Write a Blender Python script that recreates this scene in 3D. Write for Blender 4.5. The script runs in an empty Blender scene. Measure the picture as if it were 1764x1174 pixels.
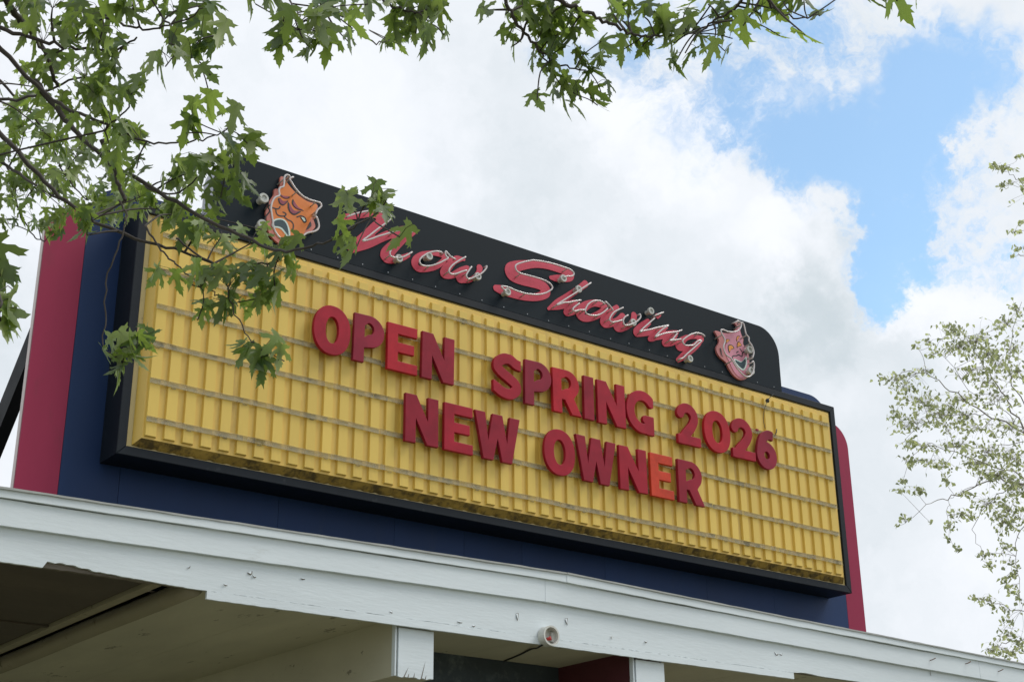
import bpy, bmesh, math, random
import numpy as np
from mathutils import Vector, Matrix
from mathutils.bvhtree import BVHTree

random.seed(7)
scene = bpy.context.scene
COL = scene.collection
R = math.radians

# ------------------------------------------------------------------ camera
cam_data = bpy.data.cameras.new('camera')
cam = bpy.data.objects.new('camera', cam_data)
COL.objects.link(cam)
right = Vector((0.79401, -0.60784, -0.00897))
up = Vector((-0.22337, -0.30543, 0.92564))
fwd = Vector((0.56538, 0.73297, 0.37829))
m = Matrix((right, up, -fwd)).transposed().to_4x4()
m.translation = Vector((-3.776, -9.281, -3.190))
cam.matrix_world = m
cam_data.sensor_width = 36.0
cam_data.lens = 2526.92 / 1764 * 36
cam_data.clip_start = 0.05
cam_data.clip_end = 3000
scene.camera = cam

# ------------------------------------------------------------------ view
scene.view_settings.view_transform = 'Standard'
scene.view_settings.look = 'None'
scene.view_settings.exposure = 0.18
scene.view_settings.gamma = 1.0
scene.view_settings.use_curve_mapping = False

# ------------------------------------------------------------------ sky and sun
SUN_AZ, SUN_EL = 122.0, 50.0            # azimuth clockwise from +Y, elevation
SKY_GAPS=[([0.709,0.492,0.5053],0.0475,1.0),([0.7054,0.5265,0.4746],0.0435,1.0),([0.7295,0.5302,0.4322],0.0297,1.0),([0.7353,0.5433,0.4051],0.0218,0.95),([0.6881,0.5516,0.4714],0.0277,0.75),([0.6652,0.5559,0.4985],0.0356,0.75),([0.6443,0.5719,0.5077],0.0336,0.65),([0.6708,0.5196,0.5292],0.0475,0.6),([0.6088,0.5914,0.5289],0.0396,0.47),([0.5771,0.6008,0.5532],0.0317,0.45),([0.6283,0.5554,0.5448],0.0396,0.45),([0.6832,0.4844,0.5464],0.0356,0.4),([0.7627,0.4903,0.4218],0.0218,0.5),([0.7417,0.476,0.4725],0.0277,0.5),([0.5455,0.6292,0.5536],0.0237,0.32)]
CLOUD_TONES=[([0.6263,0.6071,0.489],0.0752,0.16),([0.6856,0.5903,0.4261],0.0594,0.16),([0.5748,0.6354,0.5157],0.0475,0.14),([0.7556,0.5203,0.3979],0.0514,0.12),([0.4454,0.7222,0.5291],0.1029,0.08),([0.7109,0.5927,0.3785],0.0673,-0.2),([0.7562,0.5565,0.3442],0.0475,-0.1),([0.3477,0.7945,0.4978],0.0989,-0.08),([0.5393,0.6988,0.47],0.0791,-0.07),([0.7843,0.5013,0.3656],0.0317,-0.05),([0.7629,0.5791,0.2874],0.0791,-0.08),([0.2831,0.8902,0.3568],0.0594,-0.1)]
world = bpy.data.worlds.new('World')
scene.world = world
world.use_nodes = True


def build_sky():
    nt = world.node_tree
    N, L = nt.nodes, nt.links
    N.clear()
    out = N.new('ShaderNodeOutputWorld')
    bg = N.new('ShaderNodeBackground')
    bg.inputs['Strength'].default_value = 0.1
    L.new(bg.outputs[0], out.inputs[0])
    sky = N.new('ShaderNodeTexSky')
    sky.sky_type = 'NISHITA'
    sky.sun_disc = False
    sky.sun_elevation = R(SUN_EL)
    sky.sun_rotation = R(SUN_AZ)
    sky.air_density = 1.0
    sky.dust_density = 0.6
    sky.ozone_density = 1.2
    tc = N.new('ShaderNodeTexCoord')

    def val(a):
        return a

    def link(sock, a):
        if isinstance(a, (int, float)):
            sock.default_value = a
        elif isinstance(a, (tuple, list)):
            sock.default_value = a
        else:
            L.new(a, sock)

    def math_(op, a, b=0.0, c=None, clamp=False):
        n = N.new('ShaderNodeMath'); n.operation = op; n.use_clamp = clamp
        link(n.inputs[0], a); link(n.inputs[1], b)
        if c is not None:
            link(n.inputs[2], c)
        return n.outputs[0]

    def vmath(op, a, b):
        n = N.new('ShaderNodeVectorMath'); n.operation = op
        link(n.inputs[0], a); link(n.inputs[1], b)
        return n.outputs['Value'] if op in ('DISTANCE', 'DOT_PRODUCT') else n.outputs['Vector']

    def noise(vec, scale, detail=6.0, rough=0.6, color=False):
        n = N.new('ShaderNodeTexNoise')
        L.new(vec, n.inputs['Vector'])
        n.inputs['Scale'].default_value = scale
        n.inputs['Detail'].default_value = detail
        n.inputs['Roughness'].default_value = rough
        return n.outputs['Color'] if color else n.outputs[0]

    def smooth(x, a, b):
        n = N.new('ShaderNodeMapRange'); n.interpolation_type = 'SMOOTHSTEP'
        L.new(x, n.inputs['Value'])
        n.inputs['From Min'].default_value = a; n.inputs['From Max'].default_value = b
        return n.outputs[0]

    d = tc.outputs['Generated']
    # billowing edges: warp the direction by two octaves of noise
    w1 = vmath('SUBTRACT', noise(d, 11.0, 5.0, 0.6, True), (0.5, 0.5, 0.5))
    w1 = vmath('MULTIPLY', w1, (0.13, 0.13, 0.13))
    w2 = vmath('SUBTRACT', noise(d, 46.0, 6.0, 0.65, True), (0.5, 0.5, 0.5))
    w2 = vmath('MULTIPLY', w2, (0.042, 0.042, 0.042))
    soft = smooth(noise(d, 6.0, 2.0, 0.5), 0.38, 0.62)
    sv = N.new('ShaderNodeVectorMath'); sv.operation = 'SCALE'; L.new(w2, sv.inputs[0]); L.new(math_('ADD', math_('MULTIPLY', soft, 1.15), 0.15), sv.inputs['Scale'])
    dw = vmath('ADD', vmath('ADD', d, w1), sv.outputs[0])
    gap = 0.0
    for c, r, a in SKY_GAPS:
        dist = vmath('DISTANCE', dw, tuple(c))
        k = smooth(dist, r * 1.75, r * 0.5)
        k = math_('MULTIPLY', k, a)
        gap = k if gap == 0.0 else math_('MAXIMUM', gap, k)
    # elsewhere in the sky: scattered gaps between the clouds, from noise alone
    far = noise(d, 2.3, 4.0, 0.55)
    big = smooth(vmath('DISTANCE', d, tuple(fwd)), 0.42, 0.62)
    far = math_('MULTIPLY', smooth(far, 0.56, 0.68), big)
    gap = math_('MAXIMUM', gap, math_('MULTIPLY', far, 0.9))
    wisp = noise(dw, 15.0, 8.0, 0.68)
    wk = smooth(wisp, 0.36, 0.66)
    solid = smooth(gap, 0.45, 0.9)
    veil = math_('MULTIPLY', gap, math_('ADD', math_('MULTIPLY', wk, 1.5), 0.12))
    mixg = N.new('ShaderNodeMix'); L.new(solid, mixg.inputs['Factor']); L.new(veil, mixg.inputs['A'])
    L.new(math_('ADD', gap, math_('MULTIPLY', math_('SUBTRACT', wisp, 0.5), 0.7)), mixg.inputs['B'])
    g2 = mixg.outputs['Result']
    blue = math_('MULTIPLY', smooth(g2, 0.05, 0.92), 0.90)
    # cloud tone
    tone = math_('ADD', 0.84, math_('MULTIPLY', math_('SUBTRACT', noise(dw, 4.0, 5.0, 0.5), 0.5), 0.5))
    tone = math_('ADD', tone, math_('MULTIPLY', math_('SUBTRACT', noise(dw, 14.0, 5.0, 0.55), 0.5), 0.16))
    for c, r, a in CLOUD_TONES:
        dist = vmath('DISTANCE', dw, tuple(c))
        tone = math_('ADD', tone, math_('MULTIPLY', smooth(dist, r, 0.0), a))
    tone = math_('MINIMUM', math_('MAXIMUM', tone, 0.5), 1.02)
    ramp = N.new('ShaderNodeMix'); ramp.data_type = 'RGBA'
    L.new(smooth(tone, 0.55, 1.0), ramp.inputs['Factor'])
    ramp.inputs['A'].default_value = (0.55, 0.625, 0.67, 1)
    ramp.inputs['B'].default_value = (0.90, 0.925, 0.975, 1)
    cl = vmath('SCALE', ramp.outputs['Result'], (0, 0, 0))
    cl.node.inputs['Scale'].default_value = CLOUD_GAIN
    sk = vmath('MULTIPLY', sky.outputs[0], SKY_TINT)
    mix = N.new('ShaderNodeMix'); mix.data_type = 'RGBA'
    L.new(blue, mix.inputs['Factor'])
    L.new(cl, mix.inputs['A'])
    L.new(sk, mix.inputs['B'])
    L.new(mix.outputs['Result'], bg.inputs['Color'])


CLOUD_GAIN = 9.6
SKY_TINT = (1.85, 2.12, 2.0)
build_sky()

sun_data = bpy.data.lights.new('sun', 'SUN')
sun_data.energy = 1.5
sun_data.angle = R(26)
sun_data.color = (1.0, 0.96, 0.90)
sun = bpy.data.objects.new('sun', sun_data)
COL.objects.link(sun)
sd = Vector((math.sin(R(SUN_AZ)) * math.cos(R(SUN_EL)), math.cos(R(SUN_AZ)) * math.cos(R(SUN_EL)), math.sin(R(SUN_EL))))
sun.rotation_euler = sd.to_track_quat('Z', 'Y').to_euler()
sun.location = sd * 60
SCRIPT=[('N',[[(1.6085,2.2196,0.0258),(1.6622,2.2642,0.0276),(1.7791,2.3154,0.028),(1.8777,2.3614,0.0316),(1.9581,2.3794,0.0368),(2.0129,2.3607,0.0436),(2.0073,2.3205,0.0435),(1.9486,2.2519,0.0431),(1.8841,2.1726,0.0428),(1.7948,2.0679,0.0422),(1.7413,2.0026,0.0322)],[(1.7383,1.9955,0.029),(1.8871,2.0821,0.0327),(2.0182,2.1834,0.0366),(2.1184,2.251,0.037),(2.2201,2.3132,0.034),(2.3096,2.356,0.0308),(2.3376,2.3545,0.0309)],[(2.3239,2.3375,0.0377),(2.2219,2.2365,0.044),(2.1219,2.1181,0.0534),(2.0699,2.0336,0.0563),(2.1314,2.0162,0.0332),(2.226,2.0587,0.0268),(2.2871,2.1015,0.0203)]],[[(1.6541,2.2418),(1.7181,2.2833),(1.7959,2.326),(1.8682,2.3576),(1.9618,2.3755),(2.0294,2.3814),(2.064,2.363),(2.0513,2.3272),(1.9527,2.2276),(1.8622,2.1315),(1.7984,2.0641),(1.8699,2.0993),(1.9418,2.1454),(2.0145,2.1876),(2.0811,2.2276),(2.1688,2.2727),(2.2303,2.2961),(2.313,2.3245)],[(2.2755,2.2863),(2.1773,2.2049),(2.1045,2.1139),(2.0656,2.0459),(2.0664,2.0148),(2.087,2.003),(2.1478,2.0114),(2.2084,2.0424),(2.2792,2.1019)]],[(2.1576,2.0117)]),('o',[[(2.6475,2.2002,0.0253),(2.6012,2.2028,0.028),(2.5323,2.1911,0.0223),(2.4641,2.1665,0.0222),(2.4135,2.1391,0.0248),(2.3665,2.0869,0.0329),(2.3534,2.0393,0.0328),(2.3877,2.0077,0.0301),(2.4552,2.0186,0.0247),(2.5343,2.0534,0.0249),(2.6024,2.1036,0.0251),(2.6537,2.1651,0.0253),(2.6475,2.2002,0.0253)]],[[(2.581,2.1833),(2.5294,2.1806),(2.4728,2.1566),(2.4334,2.1309),(2.3889,2.0939),(2.3614,2.0604),(2.3563,2.0307),(2.3791,2.0104),(2.424,2.0137),(2.4802,2.0345),(2.5479,2.074),(2.6047,2.1159),(2.6447,2.1507),(2.6215,2.1624),(2.6182,2.2059),(2.6443,2.1898),(2.6734,2.1693),(2.7199,2.1614)]],[(2.4553,2.1159)]),('w',[[(2.6709,2.1805,0.0169),(2.7291,2.1758,0.0226),(2.7874,2.2133,0.0256),(2.858,2.2226,0.0143)],[(2.8403,2.2229,0.0171),(2.7584,2.1735,0.0255),(2.6891,2.1016,0.0393),(2.6492,2.0383,0.0391),(2.6725,2.0187,0.0279),(2.7419,2.0428,0.0281),(2.8233,2.1072,0.0284),(2.8879,2.1514,0.0228)],[(2.8997,2.1547,0.02),(2.8527,2.0889,0.0369),(2.8178,2.0374,0.0424),(2.8413,2.0228,0.0254),(2.906,2.0403,0.0227),(2.9592,2.0758,0.02),(3.0128,2.1435,0.023),(3.0248,2.1894,0.0318)]],[[(2.8278,2.2129),(2.7781,2.1752),(2.7317,2.1359),(2.6856,2.0917),(2.6571,2.0473),(2.6574,2.0214),(2.6805,2.0096),(2.7324,2.0291),(2.7904,2.0648),(2.8371,2.0892)],[(2.8899,2.138),(2.8605,2.0931),(2.8343,2.0439),(2.8431,2.0202),(2.8666,2.0162),(2.9136,2.0447),(2.9668,2.0802),(3.0085,2.118),(3.0444,2.1651),(3.0505,2.188)]],[(2.96,2.0681)]),('S',[[(3.8158,2.3125,0.0181),(3.8807,2.3237,0.0327),(3.9811,2.351,0.0366),(4.0436,2.3745,0.0331),(4.0526,2.4165,0.0332),(3.9678,2.4261,0.0404),(3.8681,2.4281,0.0401),(3.7539,2.4192,0.0362),(3.6405,2.3974,0.0359),(3.5282,2.3596,0.0426),(3.4244,2.3146,0.0528),(3.3654,2.2663,0.0629),(3.3794,2.2192,0.0593),(3.4596,2.2028,0.0526),(3.5627,2.2052,0.0495),(3.6743,2.2096,0.0498),(3.7488,2.191,0.0501),(3.7554,2.1477,0.0464),(3.6945,2.0996,0.039),(3.6047,2.0633,0.0352),(3.4867,2.0449,0.0383),(3.3775,2.0414,0.0415),(3.2694,2.0441,0.0446),(3.2014,2.0448,0.0307)]],[[(3.9077,2.3148),(3.9543,2.3392),(4.0086,2.3554),(4.0311,2.3811),(4.0179,2.4037),(3.9721,2.4173),(3.8801,2.4179),(3.7661,2.4154),(3.653,2.4032),(3.5632,2.3877),(3.5185,2.3687),(3.4443,2.3337),(3.378,2.2941),(3.3631,2.2677),(3.3772,2.2335),(3.4207,2.2201),(3.5013,2.2231),(3.6121,2.2278),(3.694,2.2244),(3.7535,2.2084),(3.7769,2.1826),(3.7597,2.1523),(3.6912,2.1023),(3.6089,2.0678),(3.5277,2.0495),(3.4545,2.0396),(3.3675,2.0416),(3.2812,2.0499),(3.2097,2.0414),(3.2238,2.0221),(3.2664,2.0023)]],[(3.9122,2.3086),(3.2779,2.0076)]),('h',[[(4.2242,2.3623,0.0335),(4.1274,2.2771,0.0295),(4.0004,2.1718,0.0327),(3.8834,2.0767,0.0359),(3.7835,1.9997,0.0142)],[(3.7911,2.0016,0.0107),(3.8825,2.0411,0.0251),(3.9749,2.0843,0.0289),(4.0764,2.1397,0.0255)],[(4.0996,2.1392,0.0292),(4.0594,2.0899,0.0436),(4.0116,2.0325,0.0434),(3.9881,2.0136,0.0288),(4.0342,2.0189,0.0217),(4.0967,2.051,0.0218)]],[[(4.2316,2.3485),(4.1311,2.269),(4.0594,2.2109),(3.9338,2.1132),(3.8179,2.0203),(3.9021,2.0651),(3.9634,2.0855),(4.041,2.1186),(4.1073,2.1437)],[(4.0868,2.1079),(4.0235,2.0529),(4.0074,2.0263),(4.03,2.016),(4.0845,2.0416),(4.1468,2.0588)]],[(4.0887,2.2501)]),('o',[[(4.455,2.1919,0.03),(4.3919,2.2053,0.0374),(4.3122,2.1912,0.0335),(4.2322,2.1508,0.0406),(4.1677,2.0918,0.0476),(4.1427,2.04,0.0438),(4.1805,2.014,0.0365),(4.259,2.0306,0.0331),(4.3472,2.079,0.0334),(4.4372,2.1478,0.0337),(4.455,2.1919,0.03)]],[[(4.3904,2.1802),(4.3554,2.1941),(4.3,2.1895),(4.2443,2.1684),(4.196,2.1298),(4.1673,2.09),(4.1541,2.0478),(4.1765,2.0245),(4.2309,2.0254),(4.302,2.0467),(4.3667,2.0891),(4.4244,2.1431)]],[]),('w',[[(4.601,2.2229,0.0266),(4.5336,2.1592,0.0377),(4.4663,2.0829,0.0486),(4.4321,2.0285,0.0446),(4.4794,2.0207,0.0298),(4.545,2.0567,0.0338),(4.6113,2.0997,0.0302),(4.6624,2.1522,0.0304)],[(4.6706,2.1543,0.0304),(4.61,2.0729,0.0453),(4.5915,2.0223,0.0413),(4.6479,2.0231,0.0302),(4.7314,2.0702,0.0266),(4.7918,2.1317,0.0306),(4.8117,2.1967,0.0346)]],[[(4.4034,2.2066),(4.4499,2.1792),(4.4883,2.1464)],[(4.6154,2.2022),(4.5531,2.163),(4.4951,2.1219),(4.4527,2.0653),(4.4435,2.0369),(4.4665,2.0199),(4.515,2.0353),(4.5968,2.0722)],[(4.673,2.1408),(4.631,2.1104),(4.6089,2.072),(4.6191,2.0351),(4.6512,2.0333),(4.7175,2.063),(4.7852,2.1096),(4.8291,2.1605),(4.8224,2.1888)]],[(4.7403,2.087)]),('i',[[(5.1088,2.265,0.0269),(5.143,2.2836,0.0154)],[(4.9884,2.1721,0.0342),(4.9203,2.1159,0.0415),(4.8353,2.0364,0.0411),(4.8505,2.0207,0.0299),(4.9325,2.0473,0.0301),(5.0406,2.0901,0.0342),(5.1415,2.1313,0.0268),(5.2189,2.1768,0.0193)]],[[(5.1277,2.2854),(5.0766,2.2592),(5.0171,2.2243)],[(5.0072,2.1956),(4.9212,2.1153),(4.8532,2.053),(4.8107,2.009),(4.8518,2.0288),(4.934,2.0601),(5.0175,2.0989),(5.1013,2.1327),(5.1817,2.1672)]],[(4.972,2.2607)]),('n',[[(5.183,2.1349,0.0269),(5.1222,2.0872,0.0343),(5.0367,2.0271,0.0341),(4.9945,2.0006,0.0226)],[(5.0696,2.0318,0.0228),(5.2222,2.1017,0.0346),(5.2907,2.1317,0.0309),(5.3597,2.1618,0.0195)],[(5.3324,2.132,0.031),(5.2966,2.0968,0.0386),(5.2348,2.0423,0.0422),(5.1827,2.0036,0.0305),(5.2665,2.0204,0.023),(5.3448,2.0689,0.0232)]],[[(5.1815,2.1638),(5.1168,2.1182),(5.056,2.0641),(5.0035,2.0045),(5.0625,2.0384),(5.147,2.0786),(5.2314,2.1072),(5.2995,2.1305),(5.356,2.1609)],[(5.2896,2.1083),(5.2535,2.0666),(5.2264,2.0339),(5.1837,2.0124),(5.268,2.0374),(5.3407,2.0648)]],[]),('g',[[(5.6839,2.1775,0.0278),(5.6062,2.172,0.0198),(5.5193,2.1509,0.0236),(5.4488,2.1139,0.0312),(5.394,2.0543,0.0466),(5.3745,2.0166,0.0426),(5.4502,2.0182,0.0233),(5.537,2.0487,0.0274),(5.618,2.1047,0.0276),(5.6833,2.1706,0.0278)],[(5.645,2.1212,0.0277),(5.5803,2.059,0.0314),(5.5081,2.0021,0.0351),(5.4185,1.9283,0.0348),(5.3477,1.8726,0.023)]],[[(5.6579,2.1717),(5.6246,2.1836),(5.556,2.1802),(5.477,2.1462),(5.4058,2.0971),(5.3562,2.0489),(5.383,2.0145),(5.4424,2.0235),(5.503,2.0446),(5.558,2.0975),(5.6108,2.1183)],[(5.6147,2.1146),(5.5459,2.0516),(5.4733,1.9881),(5.4015,1.9252),(5.3476,1.8735),(5.3133,1.8577)]],[(5.4485,1.892)])]
MASKS={'sad':{'plate':[(1.0557,2.4337),(1.0866,2.4375),(1.1071,2.4068),(1.1531,2.3656),(1.2181,2.3241),(1.3017,2.2943),(1.3844,2.2951),(1.4016,2.2693),(1.3819,2.2135),(1.3615,2.1763),(1.3729,2.1365),(1.3878,2.0916),(1.3585,2.043),(1.3158,2.0151),(1.287,1.9639),(1.2398,1.9138),(1.1679,1.8688),(1.0831,1.8503),(1.0141,1.8841),(0.9748,1.9324),(0.9528,2.0461),(0.9439,2.0917),(0.9714,2.1914),(1.0042,2.2567),(1.0074,2.3068),(1.0465,2.3254),(1.0524,2.383)],'face':[(1.087,2.4314),(1.1074,2.4007),(1.1535,2.3595),(1.2184,2.318),(1.302,2.2882),(1.3784,2.287),(1.3921,2.2664),(1.3725,2.2106),(1.3521,2.1734),(1.3299,2.1112),(1.2963,2.0276),(1.2744,1.9663),(1.2332,1.9209),(1.1668,1.8895),(1.1058,1.8808),(1.0493,1.9064),(1.0159,1.9566),(0.9997,2.0241),(0.9835,2.0917),(0.9919,2.1551),(1.0184,2.2244),(1.0533,2.2599),(1.0441,2.3123),(1.0738,2.3341),(1.0806,2.3796)],'mouth_w':[(0.9988,1.9876),(1.0057,2.0259),(1.0347,2.0528),(1.0768,2.0667),(1.1171,2.0625),(1.1443,2.0281),(1.1633,1.9761),(1.1655,1.9344),(1.1466,1.921),(1.111,1.9516),(1.0853,1.9724),(1.0513,1.978),(1.012,1.9705)],'mouth_d':[(1.0141,2.0073),(1.0284,2.0339),(1.0713,2.0547),(1.1085,2.0496),(1.1353,2.0133),(1.1516,1.9412),(1.126,1.959),(1.0948,1.9873),(1.0626,1.9934),(1.025,1.9882)],'eyes':[[(1.0395,2.2322),(1.0541,2.1927),(1.0886,2.1838),(1.1178,2.2155),(1.1318,2.2426),(1.0895,2.2233),(1.0638,2.2386)],[(1.0532,2.2629),(1.0973,2.2491),(1.1339,2.2617),(1.144,2.2822),(1.096,2.272),(1.0649,2.274)],[(1.1312,2.2319),(1.1297,2.1793),(1.1517,2.1419),(1.1909,2.1306),(1.2269,2.1569),(1.2518,2.1848),(1.195,2.1699),(1.1639,2.191)],[(1.1721,2.2694),(1.1637,2.2297),(1.1858,2.2015),(1.2252,2.189),(1.2783,2.1954),(1.2381,2.2065),(1.201,2.2321)]],'lines':[[(0.999,2.139),(1.0296,2.1381),(1.0536,2.1485),(1.063,2.1679)],[(1.0269,2.1324),(1.0349,2.1014),(1.0572,2.0869),(1.0937,2.0937),(1.1146,2.1062),(1.1167,2.1233),(1.0918,2.1279)],[(1.1061,2.0926),(1.1318,2.076),(1.1693,2.0691),(1.1893,2.0446),(1.1854,2.0009)],[(1.2162,2.123),(1.2527,2.1433),(1.2875,2.1384),(1.2996,2.1113),(1.2834,2.096),(1.2702,2.1086),(1.2504,2.1272)]],'tear':[(1.2533,2.1324),(1.2815,2.1323),(1.2922,2.1091),(1.2811,2.1039),(1.2699,2.1147)],'hole':[(1.3389,2.1201),(1.3485,2.0799),(1.3052,2.0376),(1.3248,2.0851)],'tube':[[(1.0927,2.4155),(1.0677,2.4179),(1.0473,2.3958),(1.0463,2.3585),(1.043,2.3083),(1.0134,2.2866),(1.0058,2.2597),(1.0112,2.2187),(0.9762,2.1895),(0.9545,2.1463),(0.9457,2.0892),(0.9549,2.0379),(0.9673,1.9816),(0.9797,1.9256),(1.0128,1.8757),(1.0568,1.8499),(1.0993,1.8504),(1.1596,1.8679),(1.2188,1.9122),(1.2719,1.9671),(1.345,2.0069),(1.3744,2.0492),(1.3656,2.1017),(1.3482,2.1363)],[(1.3411,2.1525),(1.3548,2.1968),(1.3878,2.2378),(1.377,2.2654),(1.3389,2.266),(1.2758,2.2648),(1.2123,2.2789),(1.1539,2.319),(1.1143,2.3619),(1.094,2.3924),(1.1237,2.4176)]],'el':[(0.8911,2.1673),(0.8932,1.9397)],'wire':[(0.9073,2.1888),(0.9326,2.1724),(0.9396,2.108),(0.9536,2.0761),(0.9209,2.0179),(0.9123,1.9614)]},'glad':{'plate':[(5.8545,2.2831),(5.8733,2.2979),(5.9304,2.2984),(5.9927,2.3034),(6.0653,2.3212),(6.1315,2.3615),(6.1687,2.4224),(6.1352,2.4485),(6.2043,2.4658),(6.2294,2.4444),(6.2147,2.3854),(6.2284,2.3406),(6.2513,2.298),(6.2419,2.2476),(6.2872,2.2036),(6.3087,2.1471),(6.3101,2.052),(6.2861,1.9651),(6.2563,1.8909),(6.1996,1.8581),(6.137,1.8542),(6.069,1.8824),(6.0207,1.9317),(5.9821,1.9898),(5.957,2.0041),(5.8982,2.0307),(5.8629,2.076),(5.8626,2.123),(5.9049,2.187),(5.89,2.2376)],'face':[(5.9553,2.2807),(6.0641,2.3086),(6.1492,2.359),(6.191,2.421),(6.2101,2.3843),(6.2185,2.3313),(6.2368,2.2876),(6.232,2.2384),(6.273,2.1968),(6.2949,2.1439),(6.2916,2.0477),(6.2705,1.9615),(6.2391,1.8971),(6.1925,1.8766),(6.148,1.8767),(6.0973,1.9022),(6.0573,1.9467),(6.027,2.0002),(5.996,2.0468),(5.9746,2.1024),(5.9892,2.1667),(5.9942,2.2221)],'mouth_w':[(6.0892,2.0517),(6.1205,2.0542),(6.1892,2.0458),(6.2251,2.0744),(6.2585,2.1135),(6.2748,2.1051),(6.2623,2.024),(6.2332,1.9747),(6.2017,1.9541),(6.144,1.9746),(6.1034,2.0145)],'mouth_d':[(6.108,2.0446),(6.1863,2.035),(6.2494,2.0944),(6.2486,2.031),(6.2109,1.975),(6.1607,1.9906),(6.1188,2.018)],'eyes':[[(6.0191,2.1752),(6.0537,2.1957),(6.0863,2.1919),(6.1077,2.1644),(6.0577,2.1424),(6.0314,2.0969),(6.017,2.1327)],[(6.1523,2.2398),(6.1845,2.2585),(6.2043,2.24),(6.2167,2.2197),(6.1699,2.1996),(6.143,2.1796)],[(5.9971,2.2351),(6.0319,2.2476),(6.0521,2.2361),(6.0145,2.2121),(5.9953,2.1858)],[(6.1428,2.2717),(6.161,2.3131),(6.2029,2.3192),(6.1722,2.2891),(6.1478,2.249)]],'lines':[[(6.0669,2.0498),(6.0785,2.0796),(6.1333,2.0958),(6.1616,2.1126),(6.2055,2.1039),(6.2186,2.1464),(6.2561,2.1621),(6.2736,2.1389)],[(6.1863,2.1831),(6.2125,2.1572)],[(6.1361,2.1256),(6.1418,2.1385),(6.1604,2.1463)]],'tear':[],'hole':[(5.9063,2.1233),(5.9227,2.1103),(5.9268,2.0575),(5.9472,2.0408),(5.9178,2.0554)],'tube':[[(6.0729,2.4125),(6.1105,2.4322),(6.1448,2.4167),(6.1415,2.3816),(6.1008,2.3304),(6.0263,2.2951),(5.9543,2.2808),(5.8843,2.2839),(5.8572,2.2738),(5.8628,2.238),(5.8942,2.1985),(5.8995,2.1594),(5.878,2.1139),(5.8787,2.074),(5.905,2.0267),(5.9727,2.0024),(6.0279,1.935),(6.0934,1.8832),(6.1618,1.8586),(6.2265,1.8831),(6.2676,1.936),(6.2884,2.0082),(6.2788,2.0466),(6.259,2.0285)],[(6.1459,2.4273),(6.181,2.4189),(6.1939,2.3671),(6.2068,2.3154),(6.2402,2.2893),(6.2407,2.2484),(6.2773,2.2094),(6.2979,2.1461),(6.2731,2.0791)]],'el':[(6.2681,2.1744),(6.2681,1.9507)],'wire':[(6.2694,2.2189),(6.3193,2.1761),(6.2739,2.0837)]}}
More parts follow.
